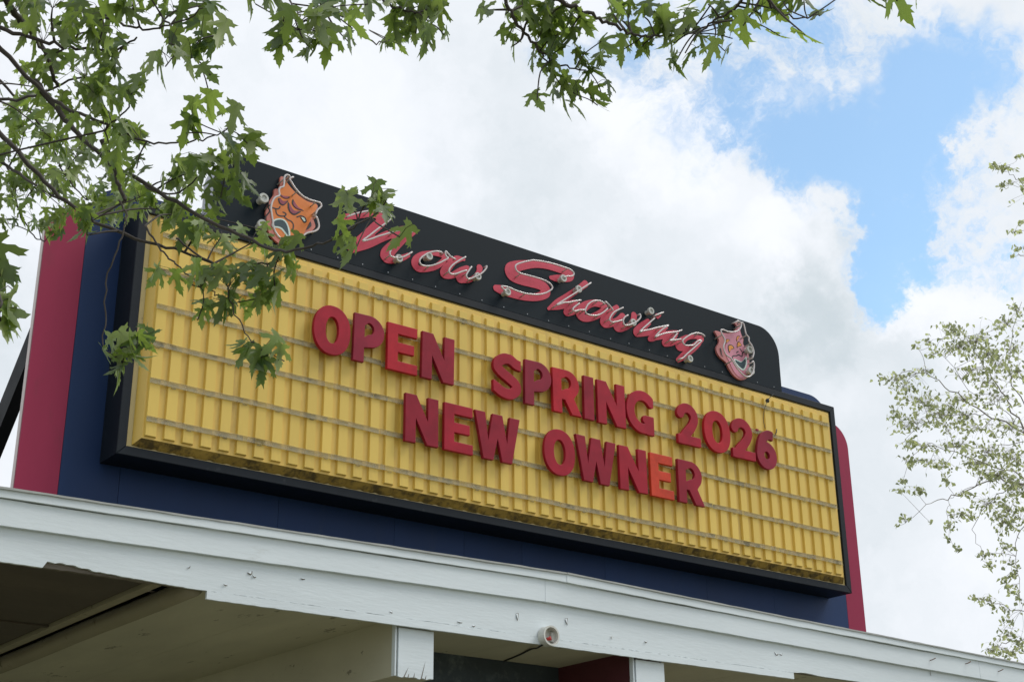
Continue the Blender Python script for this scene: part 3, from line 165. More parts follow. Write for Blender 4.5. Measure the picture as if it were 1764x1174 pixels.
BIRCH_CLUSTERS=[([12.384,3.07,4.202],0.085,0.043,14),([12.932,2.715,4.323],0.17,0.068,32),([12.453,2.77,3.406],0.153,0.085,32),([13.226,3.084,3.339],0.213,0.068,37),([12.687,2.515,3.683],0.255,0.128,60),([13.178,2.314,3.554],0.255,0.153,69),([12.793,3.08,4.27],0.213,0.102,60),([12.718,2.891,4.062],0.17,0.085,41),([12.512,2.52,3.733],0.213,0.102,60),([12.285,2.768,3.542],0.102,0.128,32),([12.564,2.653,3.438],0.255,0.102,46),([13.01,2.571,3.636],0.213,0.128,69),([13.433,2.796,3.61],0.213,0.085,41),([13.089,3.174,3.407],0.128,0.068,37),([12.497,2.248,4.515],0.128,0.085,23),([12.581,2.236,4.356],0.102,0.051,18),([12.795,2.664,4.652],0.051,0.034,9),([12.542,1.879,4.578],0.17,0.128,69),([12.76,1.973,4.4],0.213,0.128,101),([12.507,1.516,4.277],0.213,0.17,101),([12.79,1.549,4.184],0.17,0.128,83),([13.041,2.027,4.134],0.213,0.102,78),([13.355,1.983,4.016],0.213,0.128,69),([13.32,1.738,4.194],0.17,0.17,69),([13.024,1.322,4.596],0.17,0.128,60),([13.596,1.512,5.027],0.085,0.102,28),([13.385,1.514,4.4],0.128,0.17,55),([13.05,1.268,3.9],0.128,0.17,55),([12.896,1.541,3.528],0.255,0.17,69),([13.484,2.485,3.93],0.213,0.128,60),([13.418,2.645,3.874],0.128,0.128,37),([13.649,2.375,3.493],0.255,0.128,69),([13.57,1.861,3.336],0.213,0.213,83),([12.934,2.3,3.076],0.213,0.102,60),([12.96,1.873,2.885],0.255,0.128,83),([13.326,1.724,2.832],0.17,0.17,92),([12.534,2.753,2.908],0.128,0.068,41),([13.316,3.087,3.094],0.17,0.085,37),([13.41,2.915,3.024],0.128,0.085,28),([12.995,3.333,2.837],0.068,0.034,14),([12.409,2.957,2.517],0.068,0.034,16),([12.635,2.836,2.527],0.102,0.068,28),([12.907,2.541,2.628],0.085,0.128,23),([13.714,2.591,3.041],0.17,0.128,69),([13.165,1.88,2.594],0.213,0.17,126),([13.926,2.131,2.622],0.17,0.17,126),([13.43,2.648,2.577],0.102,0.051,18),([13.506,2.351,2.352],0.213,0.128,60),([14.092,2.383,2.371],0.17,0.17,92),([13.027,2.503,2.184],0.102,0.085,28),([13.228,2.81,2.118],0.068,0.085,21),([13.021,2.321,2.101],0.085,0.068,28),([12.463,2.953,2.129],0.068,0.043,14),([12.344,3.021,2.026],0.026,0.017,5),([12.883,2.851,2.115],0.034,0.026,5),([12.858,2.603,1.812],0.026,0.051,9),([12.895,2.481,1.671],0.068,0.043,14),([14.0,2.839,1.822],0.085,0.068,32),([13.382,2.351,1.473],0.051,0.043,18),([14.003,2.443,2.201],0.17,0.17,83),([13.864,2.409,1.798],0.102,0.102,28),([13.98,2.381,1.603],0.102,0.085,23),([13.944,2.337,1.426],0.043,0.068,12),([14.153,2.665,1.475],0.068,0.043,14),([14.114,2.612,1.337],0.102,0.102,32),([14.059,2.418,1.131],0.068,0.102,21),([13.669,2.666,1.086],0.128,0.068,28),([13.941,2.593,0.986],0.128,0.068,23),([13.735,2.892,1.175],0.068,0.034,9),([13.837,2.502,0.798],0.068,0.043,12),([13.824,2.48,0.594],0.128,0.085,37),([13.369,2.471,0.349],0.128,0.068,41),([14.175,2.752,0.434],0.17,0.085,60),([13.877,2.399,0.469],0.085,0.085,28),([12.079,0.549,6.412],0.068,0.043,18),([12.232,0.534,6.437],0.068,0.043,23),([12.96,0.832,6.781],0.068,0.043,14),([12.381,0.366,6.59],0.051,0.043,14),([12.624,0.523,6.381],0.043,0.043,12),([12.76,0.926,6.509],0.068,0.043,18),([12.98,0.92,6.623],0.043,0.034,9),([12.61,0.518,6.24],0.034,0.034,9),([12.776,0.74,5.867],0.043,0.034,12),([12.818,0.849,5.772],0.068,0.026,12),([12.536,0.674,5.357],0.068,0.043,21),([13.309,1.25,5.703],0.034,0.026,9),([14.204,-1.204,3.829],0.289,0.289,60),([14.535,1.085,3.408],0.289,0.289,60),([14.248,-2.011,4.983],0.289,0.289,60),([13.673,1.181,2.357],0.289,0.289,60),([15.447,-0.705,2.921],0.289,0.289,60),([15.05,1.073,0.988],0.289,0.289,60),([14.027,-1.557,5.291],0.289,0.289,60),([14.712,-1.426,4.654],0.289,0.289,60),([14.472,1.2,1.076],0.289,0.289,60),([14.888,0.956,1.332],0.289,0.289,60),([13.975,1.442,0.816],0.289,0.289,60),([13.806,0.488,5.449],0.289,0.289,60),([14.81,0.099,4.212],0.289,0.289,60),([15.118,0.781,0.65],0.289,0.289,60),([14.511,-1.213,6.015],0.289,0.289,60),([14.712,0.962,3.004],0.289,0.289,60),([14.579,0.465,1.723],0.289,0.289,60),([14.218,-0.494,5.718],0.289,0.289,60),([14.748,1.582,1.108],0.289,0.289,60),([14.628,1.011,1.513],0.289,0.289,60),([14.902,-1.119,1.979],0.289,0.289,60),([15.017,-0.091,2.358],0.289,0.289,60),([14.975,1.536,0.702],0.289,0.289,60),([14.592,0.766,0.541],0.289,0.289,60),([14.669,1.336,0.925],0.289,0.289,60),([15.466,-0.241,2.377],0.289,0.289,60),([14.021,-0.363,5.246],0.289,0.289,60),([14.268,-1.06,3.556],0.289,0.289,60),([14.379,-0.946,5.176],0.289,0.289,60),([13.083,0.42,5.259],0.289,0.289,60),([14.895,-1.139,4.935],0.289,0.289,60),([15.105,-1.092,3.673],0.289,0.289,60),([14.254,-0.445,3.826],0.289,0.289,60),([14.512,-0.798,5.555],0.289,0.289,60),([14.834,1.157,0.475],0.289,0.289,60),([13.997,1.168,2.188],0.289,0.289,60),([14.319,0.398,4.462],0.289,0.289,60),([13.349,0.653,6.336],0.289,0.289,60),([15.843,-0.327,1.015],0.289,0.289,60),([15.622,0.03,1.196],0.289,0.289,60),([14.856,-1.641,4.869],0.289,0.289,60),([14.846,-0.002,3.109],0.289,0.289,60),([15.074,0.686,0.417],0.289,0.289,60),([15.267,0.19,0.172],0.289,0.289,60),([14.532,1.721,2.424],0.289,0.289,60),([14.848,-0.004,1.476],0.289,0.289,60)]
GZ = -4.8                                   # ground level


# ------------------------------------------------------------------ helpers
def link_obj(name, data, parent=None):
    o = bpy.data.objects.new(name, data)
    COL.objects.link(o)
    if parent is not None:
        o.parent = parent
        loc = parent.get('_base')
        if loc is not None:
            o.matrix_parent_inverse = Matrix.Translation(-Vector(loc))
    return o


def thing(name, label, cat, loc, group=None):
    o = bpy.data.objects.new(name, None)
    o.empty_display_size = 0.2
    o.location = loc
    COL.objects.link(o)
    o['label'] = label; o['category'] = cat; o['_base'] = tuple(loc)
    if group:
        o['group'] = group
    return o


def tag(o, label, cat, group=None):
    o['label'] = label; o['category'] = cat
    if group:
        o['group'] = group
    return o


def mesh(name, verts, faces, mat, parent=None, smooth=False):
    me = bpy.data.meshes.new(name)
    me.from_pydata([tuple(v) for v in verts], [], faces)
    me.update()
    if mat is not None:
        me.materials.append(mat)
    if smooth:
        me.polygons.foreach_set('use_smooth', [True] * len(me.polygons))
    return link_obj(name, me, parent)


def bm_obj(name, bm, mat, parent=None, smooth=False):
    me = bpy.data.meshes.new(name)
    bmesh.ops.recalc_face_normals(bm, faces=bm.faces)
    bm.to_mesh(me); bm.free()
    if mat is not None:
        me.materials.append(mat)
    if smooth:
        me.polygons.foreach_set('use_smooth', [True] * len(me.polygons))
    return link_obj(name, me, parent)


def add_box(bm, x0, x1, y0, y1, z0, z1, bevel=0.0):
    vs = [bm.verts.new(p) for p in ((x0, y0, z0), (x1, y0, z0), (x1, y1, z0), (x0, y1, z0), (x0, y0, z1), (x1, y0, z1), (x1, y1, z1), (x0, y1, z1))]
    fs = [bm.faces.new([vs[i] for i in f]) for f in ((0, 3, 2, 1), (4, 5, 6, 7), (0, 1, 5, 4), (1, 2, 6, 5), (2, 3, 7, 6), (3, 0, 4, 7))]
    if bevel > 0:
        es = list({e for f in fs for e in f.edges})
        bmesh.ops.bevel(bm, geom=es, offset=bevel, segments=1, affect='EDGES', profile=0.5)


def box(name, x0, x1, y0, y1, z0, z1, mat, parent=None, bevel=0.0):
    bm = bmesh.new()
    add_box(bm, x0, x1, y0, y1, z0, z1, bevel)
    return bm_obj(name, bm, mat, parent)


def catmull(pts, n=6):
    P = [Vector(p) for p in pts]
    if len(P) < 3:
        return P
    out = []
    for i in range(len(P) - 1):
        p0 = P[max(i - 1, 0)]; p1 = P[i]; p2 = P[i + 1]; p3 = P[min(i + 2, len(P) - 1)]
        for k in range(n):
            t = k / n
            out.append(0.5 * ((2 * p1) + (p2 - p0) * t + (2 * p0 - 5 * p1 + 4 * p2 - p3) * t * t + (3 * p1 - p0 - 3 * p2 + p3) * t ** 3))
    out.append(P[-1])
    return out


def tube_data(path, r0, r1=None, sides=6, cap=True, rads=None):
    """verts, faces of a tube along a path"""
    P = [Vector(p) for p in path]
    n = len(P)
    if r1 is None:
        r1 = r0
    V, F = [], []
    ref = None
    for i in range(n):
        t = (P[min(i + 1, n - 1)] - P[max(i - 1, 0)])
        if t.length < 1e-9:
            t = Vector((0, 0, 1))
        t.normalize()
        if ref is None:
            a = Vector((0, 0, 1)) if abs(t.z) < 0.9 else Vector((1, 0, 0))
            ref = t.cross(a).normalized()
        else:
            ref = (ref - t * ref.dot(t))
            if ref.length < 1e-6:
                ref = t.cross(Vector((0.3, 0.5, 0.8)))
            ref.normalize()
        b = t.cross(ref)
        r = rads[i] if rads else r0 + (r1 - r0) * i / max(n - 1, 1)
        for s in range(sides):
            an = 2 * math.pi * s / sides
            V.append(P[i] + (ref * math.cos(an) + b * math.sin(an)) * r)
    for i in range(n - 1):
        for s in range(sides):
            a0 = i * sides + s; a1 = i * sides + (s + 1) % sides
            F.append((a0, a1, a1 + sides, a0 + sides))
    if cap:
        F.append(tuple(range(sides - 1, -1, -1)))
        F.append(tuple((n - 1) * sides + s for s in range(sides)))
    return V, F


def tube(name, path, r0, r1, mat, parent=None, sides=6, smooth=True, rads=None):
    V, F = tube_data(path, r0, r1, sides, True, rads)
    return mesh(name, V, F, mat, parent, smooth)


def plate(name, loops, y_back, y_front, mat, parent=None, bevel=0.0, side_mat=None):
    """a flat shape in the XZ plane (outer loop and holes) with real thickness, facing -Y"""
    cu = bpy.data.curves.new(name, 'CURVE')
    cu.dimensions = '2D'
    cu.fill_mode = 'BOTH'
    th = y_back - y_front
    cu.extrude = max(th / 2 - bevel, 0.0004)
    cu.bevel_depth = bevel
    cu.bevel_resolution = 1
    cu.offset = -bevel
    for lp in loops:
        sp = cu.splines.new('POLY')
        sp.points.add(len(lp) - 1)
        for q, p in zip(sp.points, lp):
            q.co = (p[0], p[1], 0, 1)
        sp.use_cyclic_u = True
    tmp = bpy.data.objects.new('tmp', cu)
    COL.objects.link(tmp)
    dg = bpy.context.evaluated_depsgraph_get()
    me = bpy.data.meshes.new_from_object(tmp.evaluated_get(dg))
    bpy.data.objects.remove(tmp); bpy.data.curves.remove(cu)
    me.name = name
    yc = (y_back + y_front) / 2
    for v in me.vertices:
        x, z, h = v.co
        v.co = (x, yc - h, z)
    bm = bmesh.new(); bm.from_mesh(me)
    bmesh.ops.remove_doubles(bm, verts=bm.verts, dist=1e-5)
    bmesh.ops.recalc_face_normals(bm, faces=bm.faces)
    bm.to_mesh(me); bm.free()
    me.materials.clear()
    me.materials.append(mat)
    if side_mat is not None:
        me.materials.append(side_mat)
        for p in me.polygons:
            if p.normal.y > -0.5:
                p.material_index = 1
    for p in me.polygons:
        p.use_smooth = False
    return link_obj(name, me, parent)


def contour(field, x0, x1, z0, z1, step):
    """marching squares: loops where field == 0 (inside is negative)"""
    nx = int((x1 - x0) / step) + 2; nz = int((z1 - z0) / step) + 2
    X = x0 + np.arange(nx) * step; Zg = z0 + np.arange(nz) * step
    XX, ZZ = np.meshgrid(X, Zg, indexing='ij')
    Fd = field(XX, ZZ)
    Fd = np.where(np.abs(Fd) < 1e-7, 1e-7, Fd)
    segs = {}

    def edge_pt(k):
        i, j, d = k
        if d == 0:
            a, b = Fd[i, j], Fd[i + 1, j]; t = a / (a - b)
            return (X[i] + t * step, Zg[j])
        a, b = Fd[i, j], Fd[i, j + 1]; t = a / (a - b)
        return (X[i], Zg[j] + t * step)
    ins = Fd < 0
    code = ins[:-1, :-1] * 1 + ins[1:, :-1] * 2 + ins[1:, 1:] * 4 + ins[:-1, 1:] * 8
    table = {1: [(3, 0)], 2: [(0, 1)], 3: [(3, 1)], 4: [(1, 2)], 5: [(3, 2), (1, 0)], 6: [(0, 2)], 7: [(3, 2)], 8: [(2, 3)], 9: [(2, 0)], 10: [(0, 3), (2, 1)], 11: [(2, 1)], 12: [(1, 3)], 13: [(1, 0)], 14: [(0, 3)]}
    for i, j in zip(*np.nonzero((code > 0) & (code < 15))):
        ed = {0: (i, j, 0), 1: (i + 1, j, 1), 2: (i, j + 1, 0), 3: (i, j, 1)}
        for a, b in table[int(code[i, j])]:
            segs[ed[a]] = ed[b]
    loops = []
    while segs:
        k0, k = segs.popitem()
        lp = [k0]
        while k != k0 and k in segs:
            lp.append(k); k = segs.pop(k)
        pts = [edge_pt(q) for q in lp]
        # drop points that lie on a straight run
        keep = []
        n = len(pts)
        for q in range(n):
            a = Vector(pts[q - 1]); b = Vector(pts[q]); c = Vector(pts[(q + 1) % n])
            if (b - a).length < step * 0.08:
                continue
            keep.append(pts[q])
        if len(keep) > 5:
            loops.append(keep)
    return loops


def stroke_field(strokes):
    segs = []
    for s in strokes:
        if len(s) > 2:
            s = [tuple(v) for v in catmull([Vector(p) for p in s], 4)]
        segs += list(zip(s[:-1], s[1:]))

    def f(X, Zg):
        D = np.full(X.shape, 9.0)
        for (ax, az, ar), (bx, bz, br) in segs:
            dx, dz = bx - ax, bz - az
            l2 = dx * dx + dz * dz + 1e-12
            t = np.clip(((X - ax) * dx + (Zg - az) * dz) / l2, 0, 1)
            D = np.minimum(D, np.hypot(X - ax - t * dx, Zg - az - t * dz) - (ar + (br - ar) * t))
        return D
    return f


def arc(cx, cz, rx, rz, a0, a1, n=16):
    return [(cx + rx * math.cos(R(a0 + (a1 - a0) * k / n)), cz + rz * math.sin(R(a0 + (a1 - a0) * k / n))) for k in range(n + 1)]


def round_rect(x0, x1, z0, z1, r_tl, r_tr):
    p = [(x0, z0), (x1, z0)]
    p += arc(x1 - r_tr, z1 - r_tr, r_tr, r_tr, 0, 90, 12) if r_tr > 0 else [(x1, z1)]
    p += arc(x0 + r_tl, z1 - r_tl, r_tl, r_tl, 90, 180, 12) if r_tl > 0 else [(x0, z1)]
    return p


# ------------------------------------------------------------------ materials
def mk(name, col, rough=0.55, var=0.18, scale=3.0, bump=0.0, bscale=60.0, dirt=None, dirt_amt=0.0, dirt_scale=6.0, dirt_lo=0.58, dirt_hi=0.7,
       stretch=(1, 1, 1), metal=0.0, spec=0.5, obj_var=0.0, sss=0.0, coat=0.0):
    mt = bpy.data.materials.new(name)
    mt.use_nodes = True
    nt = mt.node_tree; N, L = nt.nodes, nt.links
    b = N['Principled BSDF']
    b.inputs['Roughness'].default_value = rough
    b.inputs['Metallic'].default_value = metal
    b.inputs['Specular IOR Level'].default_value = spec
    b.inputs['Coat Weight'].default_value = coat
    tc = N.new('ShaderNodeTexCoord')
    mp = N.new('ShaderNodeMapping'); mp.inputs['Scale'].default_value = stretch
    L.new(tc.outputs['Object'], mp.inputs['Vector'])
    n1 = N.new('ShaderNodeTexNoise'); n1.inputs['Scale'].default_value = scale; n1.inputs['Detail'].default_value = 8; n1.inputs['Roughness'].default_value = 0.62
    L.new(mp.outputs[0], n1.inputs['Vector'])
    mr = N.new('ShaderNodeMapRange'); mr.inputs['From Min'].default_value = 0.25; mr.inputs['From Max'].default_value = 0.75
    mr.inputs['To Min'].default_value = 1 - var; mr.inputs['To Max'].default_value = 1 + var
    L.new(n1.outputs[0], mr.inputs['Value'])
    mul = N.new('ShaderNodeVectorMath'); mul.operation = 'SCALE'
    mul.inputs[0].default_value = col[:3]
    L.new(mr.outputs[0], mul.inputs['Scale'])
    cur = mul.outputs[0]
    if obj_var > 0:
        oi = N.new('ShaderNodeObjectInfo')
        m2 = N.new('ShaderNodeMapRange'); m2.inputs['To Min'].default_value = 1 - obj_var; m2.inputs['To Max'].default_value = 1 + obj_var
        L.new(oi.outputs['Random'], m2.inputs['Value'])
        s2 = N.new('ShaderNodeVectorMath'); s2.operation = 'SCALE'
        L.new(cur, s2.inputs[0]); L.new(m2.outputs[0], s2.inputs['Scale'])
        cur = s2.outputs[0]
    if dirt is not None:
        n2 = N.new('ShaderNodeTexNoise'); n2.inputs['Scale'].default_value = dirt_scale; n2.inputs['Detail'].default_value = 10; n2.inputs['Roughness'].default_value = 0.7
        L.new(mp.outputs[0], n2.inputs['Vector'])
        r2 = N.new('ShaderNodeMapRange'); r2.interpolation_type = 'SMOOTHSTEP'
        r2.inputs['From Min'].default_value = dirt_lo; r2.inputs['From Max'].default_value = dirt_hi
        r2.inputs['To Max'].default_value = dirt_amt
        L.new(n2.outputs[0], r2.inputs['Value'])
        mx = N.new('ShaderNodeMix'); mx.data_type = 'RGBA'
        L.new(r2.outputs[0], mx.inputs['Factor']); L.new(cur, mx.inputs['A'])
        mx.inputs['B'].default_value = (*dirt, 1)
        cur = mx.outputs['Result']
    L.new(cur, b.inputs['Base Color'])
    rr = N.new('ShaderNodeMapRange'); rr.inputs['To Min'].default_value = max(rough - 0.12, 0.05); rr.inputs['To Max'].default_value = min(rough + 0.12, 1)
    L.new(n1.outputs[0], rr.inputs['Value']); L.new(rr.outputs[0], b.inputs['Roughness'])
    if bump > 0:
        n3 = N.new('ShaderNodeTexNoise'); n3.inputs['Scale'].default_value = bscale; n3.inputs['Detail'].default_value = 5
        L.new(mp.outputs[0], n3.inputs['Vector'])
        bp = N.new('ShaderNodeBump'); bp.inputs['Strength'].default_value = bump; bp.inputs['Distance'].default_value = 0.004
        L.new(n3.outputs[0], bp.inputs['Height']); L.new(bp.outputs[0], b.inputs['Normal'])
    return mt


M_GRASS = mk('gravel_lot', (0.16, 0.155, 0.10), 0.9, 0.25, 0.6, 0.6, 40, (0.13, 0.15, 0.06), 0.85, 0.12, 0.53, 0.62)
M_PAINT = mk('white_paint', (0.72, 0.78, 0.80), 0.5, 0.09, 1.2, 0.35, 30, (0.42, 0.41, 0.36), 0.4, 5.0, 0.62, 0.76, (0.35, 1, 1.6))
M_PAINT_OLD = mk('weathered_white_paint', (0.70, 0.76, 0.78), 0.55, 0.10, 1.5, 0.4, 34, (0.40, 0.39, 0.33), 0.5, 5.0, 0.62, 0.74, (0.3, 1, 1.8))
M_WOOD = mk('bare_grey_wood', (0.17, 0.145, 0.115), 0.85, 0.35, 5, 0.7, 40, stretch=(0.3, 1, 3))
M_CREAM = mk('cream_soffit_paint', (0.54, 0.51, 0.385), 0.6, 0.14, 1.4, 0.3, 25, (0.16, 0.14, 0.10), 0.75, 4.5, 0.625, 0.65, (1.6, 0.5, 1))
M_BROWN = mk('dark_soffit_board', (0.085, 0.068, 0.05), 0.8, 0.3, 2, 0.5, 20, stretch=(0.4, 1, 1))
M_TRIM = mk('soffit_trim_paint', (0.30, 0.265, 0.18), 0.65, 0.18, 2, 0.3, 30, (0.08, 0.06, 0.04), 0.8, 4, 0.6, 0.68)
M_DARKWALL = mk('dark_slate_wall_paint', (0.045, 0.06, 0.075), 0.7, 0.4, 2.2, 0.3, 20, (0.16, 0.19, 0.20), 0.7, 1.6, 0.5, 0.62)
M_MAROON = mk('maroon_wall_paint', (0.10, 0.022, 0.03), 0.6, 0.2, 2, 0.2, 30)
M_ROOF = mk('tar_roof', (0.07, 0.07, 0.07), 0.9, 0.3, 4, 0.5, 30)
M_DRIP = mk('drip_edge_metal', (0.36, 0.37, 0.35), 0.5, 0.25, 5, 0.2, 40)
M_BLUE = mk('blue_cabinet_paint', (0.014, 0.036, 0.105), 0.5, 0.2, 1.1, 0.12, 24, (0.03, 0.05, 0.09), 0.6, 3.0, 0.55, 0.75, (1, 1, 0.25), obj_var=0.06, spec=0.2)
M_PINK = mk('pink_cabinet_paint', (0.31, 0.036, 0.078), 0.55, 0.14, 1.1, 0.12, 24, (0.20, 0.045, 0.065), 0.7, 3.0, 0.55, 0.75, (1, 1, 0.3), spec=0.12)
M_RETURN = mk('pale_cabinet_edge_paint', (0.60, 0.52, 0.49), 0.5, 0.12, 2, 0.2, 40, (0.16, 0.10, 0.07), 0.9, 5.0, 0.66, 0.72)
M_BLACK = mk('black_frame_paint', (0.007, 0.011, 0.016), 0.5, 0.3, 1.5, 0.15, 30, (0.05, 0.055, 0.06), 0.6, 8, 0.60, 0.76, spec=0.22)
M_HEAD = mk('black_header_paint', (0.0055, 0.012, 0.0175), 0.5, 0.22, 0.9, 0.05, 20, (0.05, 0.055, 0.06), 0.5, 30, 0.68, 0.76, spec=0.13)
M_ALU = mk('aluminium_return', (0.33, 0.34, 0.36), 0.4, 0.12, 2, 0.1, 30, metal=0.5)
M_YELLOW = mk('yellow_plastic', (0.72, 0.505, 0.11), 0.38, 0.10, 1.3, 0.05, 20, (0.48, 0.33, 0.09), 0.65, 2.2, 0.54, 0.74, (1, 1, 0.22), obj_var=0.06, spec=0.35)
M_YPAN = mk('yellow_plastic_pan', (0.70, 0.465, 0.09), 0.36, 0.12, 1.3, 0.05, 20, (0.33, 0.22, 0.06), 0.6, 2.2, 0.55, 0.72, (1, 1, 0.22))
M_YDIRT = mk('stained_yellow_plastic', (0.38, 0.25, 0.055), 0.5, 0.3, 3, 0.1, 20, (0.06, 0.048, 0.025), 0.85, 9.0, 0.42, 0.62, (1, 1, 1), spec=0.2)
M_TAN = mk('faded_yellow_flange', (0.52, 0.40, 0.16), 0.45, 0.15, 2, 0.1, 20, (0.3, 0.22, 0.09), 0.7, 9, 0.58, 0.7)
M_SCRIPT = mk('pink_script_paint', (0.58, 0.065, 0.105), 0.5, 0.14, 3, 0.05, 30, (0.40, 0.05, 0.08), 0.6, 9, 0.55, 0.7, spec=0.25)
M_ORANGE = mk('orange_mask_paint', (0.72, 0.20, 0.025), 0.4, 0.12, 4, 0.05, 30)
M_SALMON = mk('salmon_mask_paint', (0.52, 0.16, 0.12), 0.45, 0.2, 6, 0.05, 30)
M_MAUVE = mk('mauve_mask_paint', (0.60, 0.23, 0.30), 0.42, 0.14, 5, 0.05, 30)
M_PLUM = mk('plum_paint', (0.30, 0.055, 0.085), 0.45, 0.1, 5)
M_AMBER = mk('amber_paint', (0.75, 0.28, 0.03), 0.45, 0.1, 5)
M_INK = mk('black_line_paint', (0.018, 0.018, 0.02), 0.5, 0.1, 5)
M_MOUTH = mk('dark_teal_paint', (0.012, 0.045, 0.055), 0.45, 0.1, 5)
M_PALE = mk('pale_mint_paint', (0.62, 0.74, 0.66), 0.45, 0.08, 5)
M_ROSE = mk('rose_mask_edge_paint', (0.50, 0.17, 0.165), 0.45, 0.2, 6, 0.05, 30)
M_CERAMIC = mk('electrode_ceramic', (0.50, 0.50, 0.46), 0.3, 0.25, 20, coat=0.3)
M_WIRE = mk('black_wire', (0.02, 0.02, 0.018), 0.5, 0.2, 20)
M_STEEL = mk('black_steel_tube', (0.008, 0.009, 0.010), 0.6, 0.2, 6, spec=0.15)
M_NAIL = mk('rusty_nail', (0.14, 0.07, 0.04), 0.7, 0.3, 60, metal=0.3)
M_REDCAP = mk('red_cap_plastic', (0.45, 0.03, 0.025), 0.4, 0.1, 10)
M_SOCKET = mk('grey_box_plastic', (0.60, 0.60, 0.55), 0.5, 0.1, 10)
M_BARK = mk('maple_bark', (0.060, 0.050, 0.042), 0.9, 0.35, 8, 0.6, 30, stretch=(1, 1, 0.4))
M_BBARK = mk('birch_twig_bark', (0.33, 0.30, 0.265), 0.8, 0.3, 8, 0.4, 30)
M_BTRUNK = mk('birch_trunk_bark', (0.6, 0.58, 0.54), 0.8, 0.2, 3, 0.4, 30, (0.03, 0.03, 0.03), 0.9, 3.5, 0.56, 0.62, (0.4, 0.4, 2.4))


def neon_mat():
    mt = bpy.data.materials.new('clear_neon_glass'); mt.use_nodes = True
    b = mt.node_tree.nodes['Principled BSDF']
    b.inputs['Base Color'].default_value = (0.62, 0.56, 0.545, 1)
    b.inputs['Roughness'].default_value = 0.12
    b.inputs['Coat Weight'].default_value = 0.6
    return mt


def rail_mat():
    mt = bpy.data.materials.new('clear_plastic_rail'); mt.use_nodes = True
    nt = mt.node_tree; N, L = nt.nodes, nt.links
    b = N['Principled BSDF']; out = N['Material Output']
    tc = N.new('ShaderNodeTexCoord')
    n1 = N.new('ShaderNodeTexNoise'); n1.inputs['Scale'].default_value = 5.5; n1.inputs['Detail'].default_value = 9; n1.inputs['Roughness'].default_value = 0.7
    L.new(tc.outputs['Object'], n1.inputs['Vector'])
    cr = N.new('ShaderNodeValToRGB')
    cr.color_ramp.elements[0].position = 0.29; cr.color_ramp.elements[0].color = (0.16, 0.145, 0.10, 1)
    cr.color_ramp.elements[1].position = 0.45; cr.color_ramp.elements[1].color = (0.58, 0.54, 0.40, 1)
    L.new(n1.outputs[0], cr.inputs[0]); L.new(cr.outputs[0], b.inputs['Base Color'])
    b.inputs['Roughness'].default_value = 0.22
    tr = N.new('ShaderNodeBsdfTransparent'); tr.inputs[0].default_value = (0.93, 0.92, 0.85, 1)
    mx = N.new('ShaderNodeMixShader')
    mr = N.new('ShaderNodeMapRange'); mr.inputs['From Min'].default_value = 0.35; mr.inputs['From Max'].default_value = 0.7
    mr.inputs['To Min'].default_value = 0.45; mr.inputs['To Max'].default_value = 0.20
    L.new(n1.outputs[0], mr.inputs['Value'])
    L.new(mr.outputs[0], mx.inputs[0]); L.new(tr.outputs[0], mx.inputs[1]); L.new(b.outputs[0], mx.inputs[2])
    L.new(mx.outputs[0], out.inputs[0])
    return mt


def letter_mat(name, col, edge, var=0.2):
    """translucent coloured plastic: a little light passes into the shadow beneath"""
    mt = mk(name, col, 0.45, var, 5.0, 0.04, 20, tuple(c * 1.4 for c in col), 0.7, 3.0, 0.45, 0.7, spec=0.22)
    nt = mt.node_tree; N, L = nt.nodes, nt.links
    out = N['Material Output']; b = N['Principled BSDF']
    tl = N.new('ShaderNodeBsdfTranslucent'); tl.inputs[0].default_value = (*edge, 1)
    mx = N.new('ShaderNodeMixShader'); mx.inputs[0].default_value = 0.12
    L.new(b.outputs[0], mx.inputs[1]); L.new(tl.outputs[0], mx.inputs[2]); L.new(mx.outputs[0], out.inputs[0])
    return mt


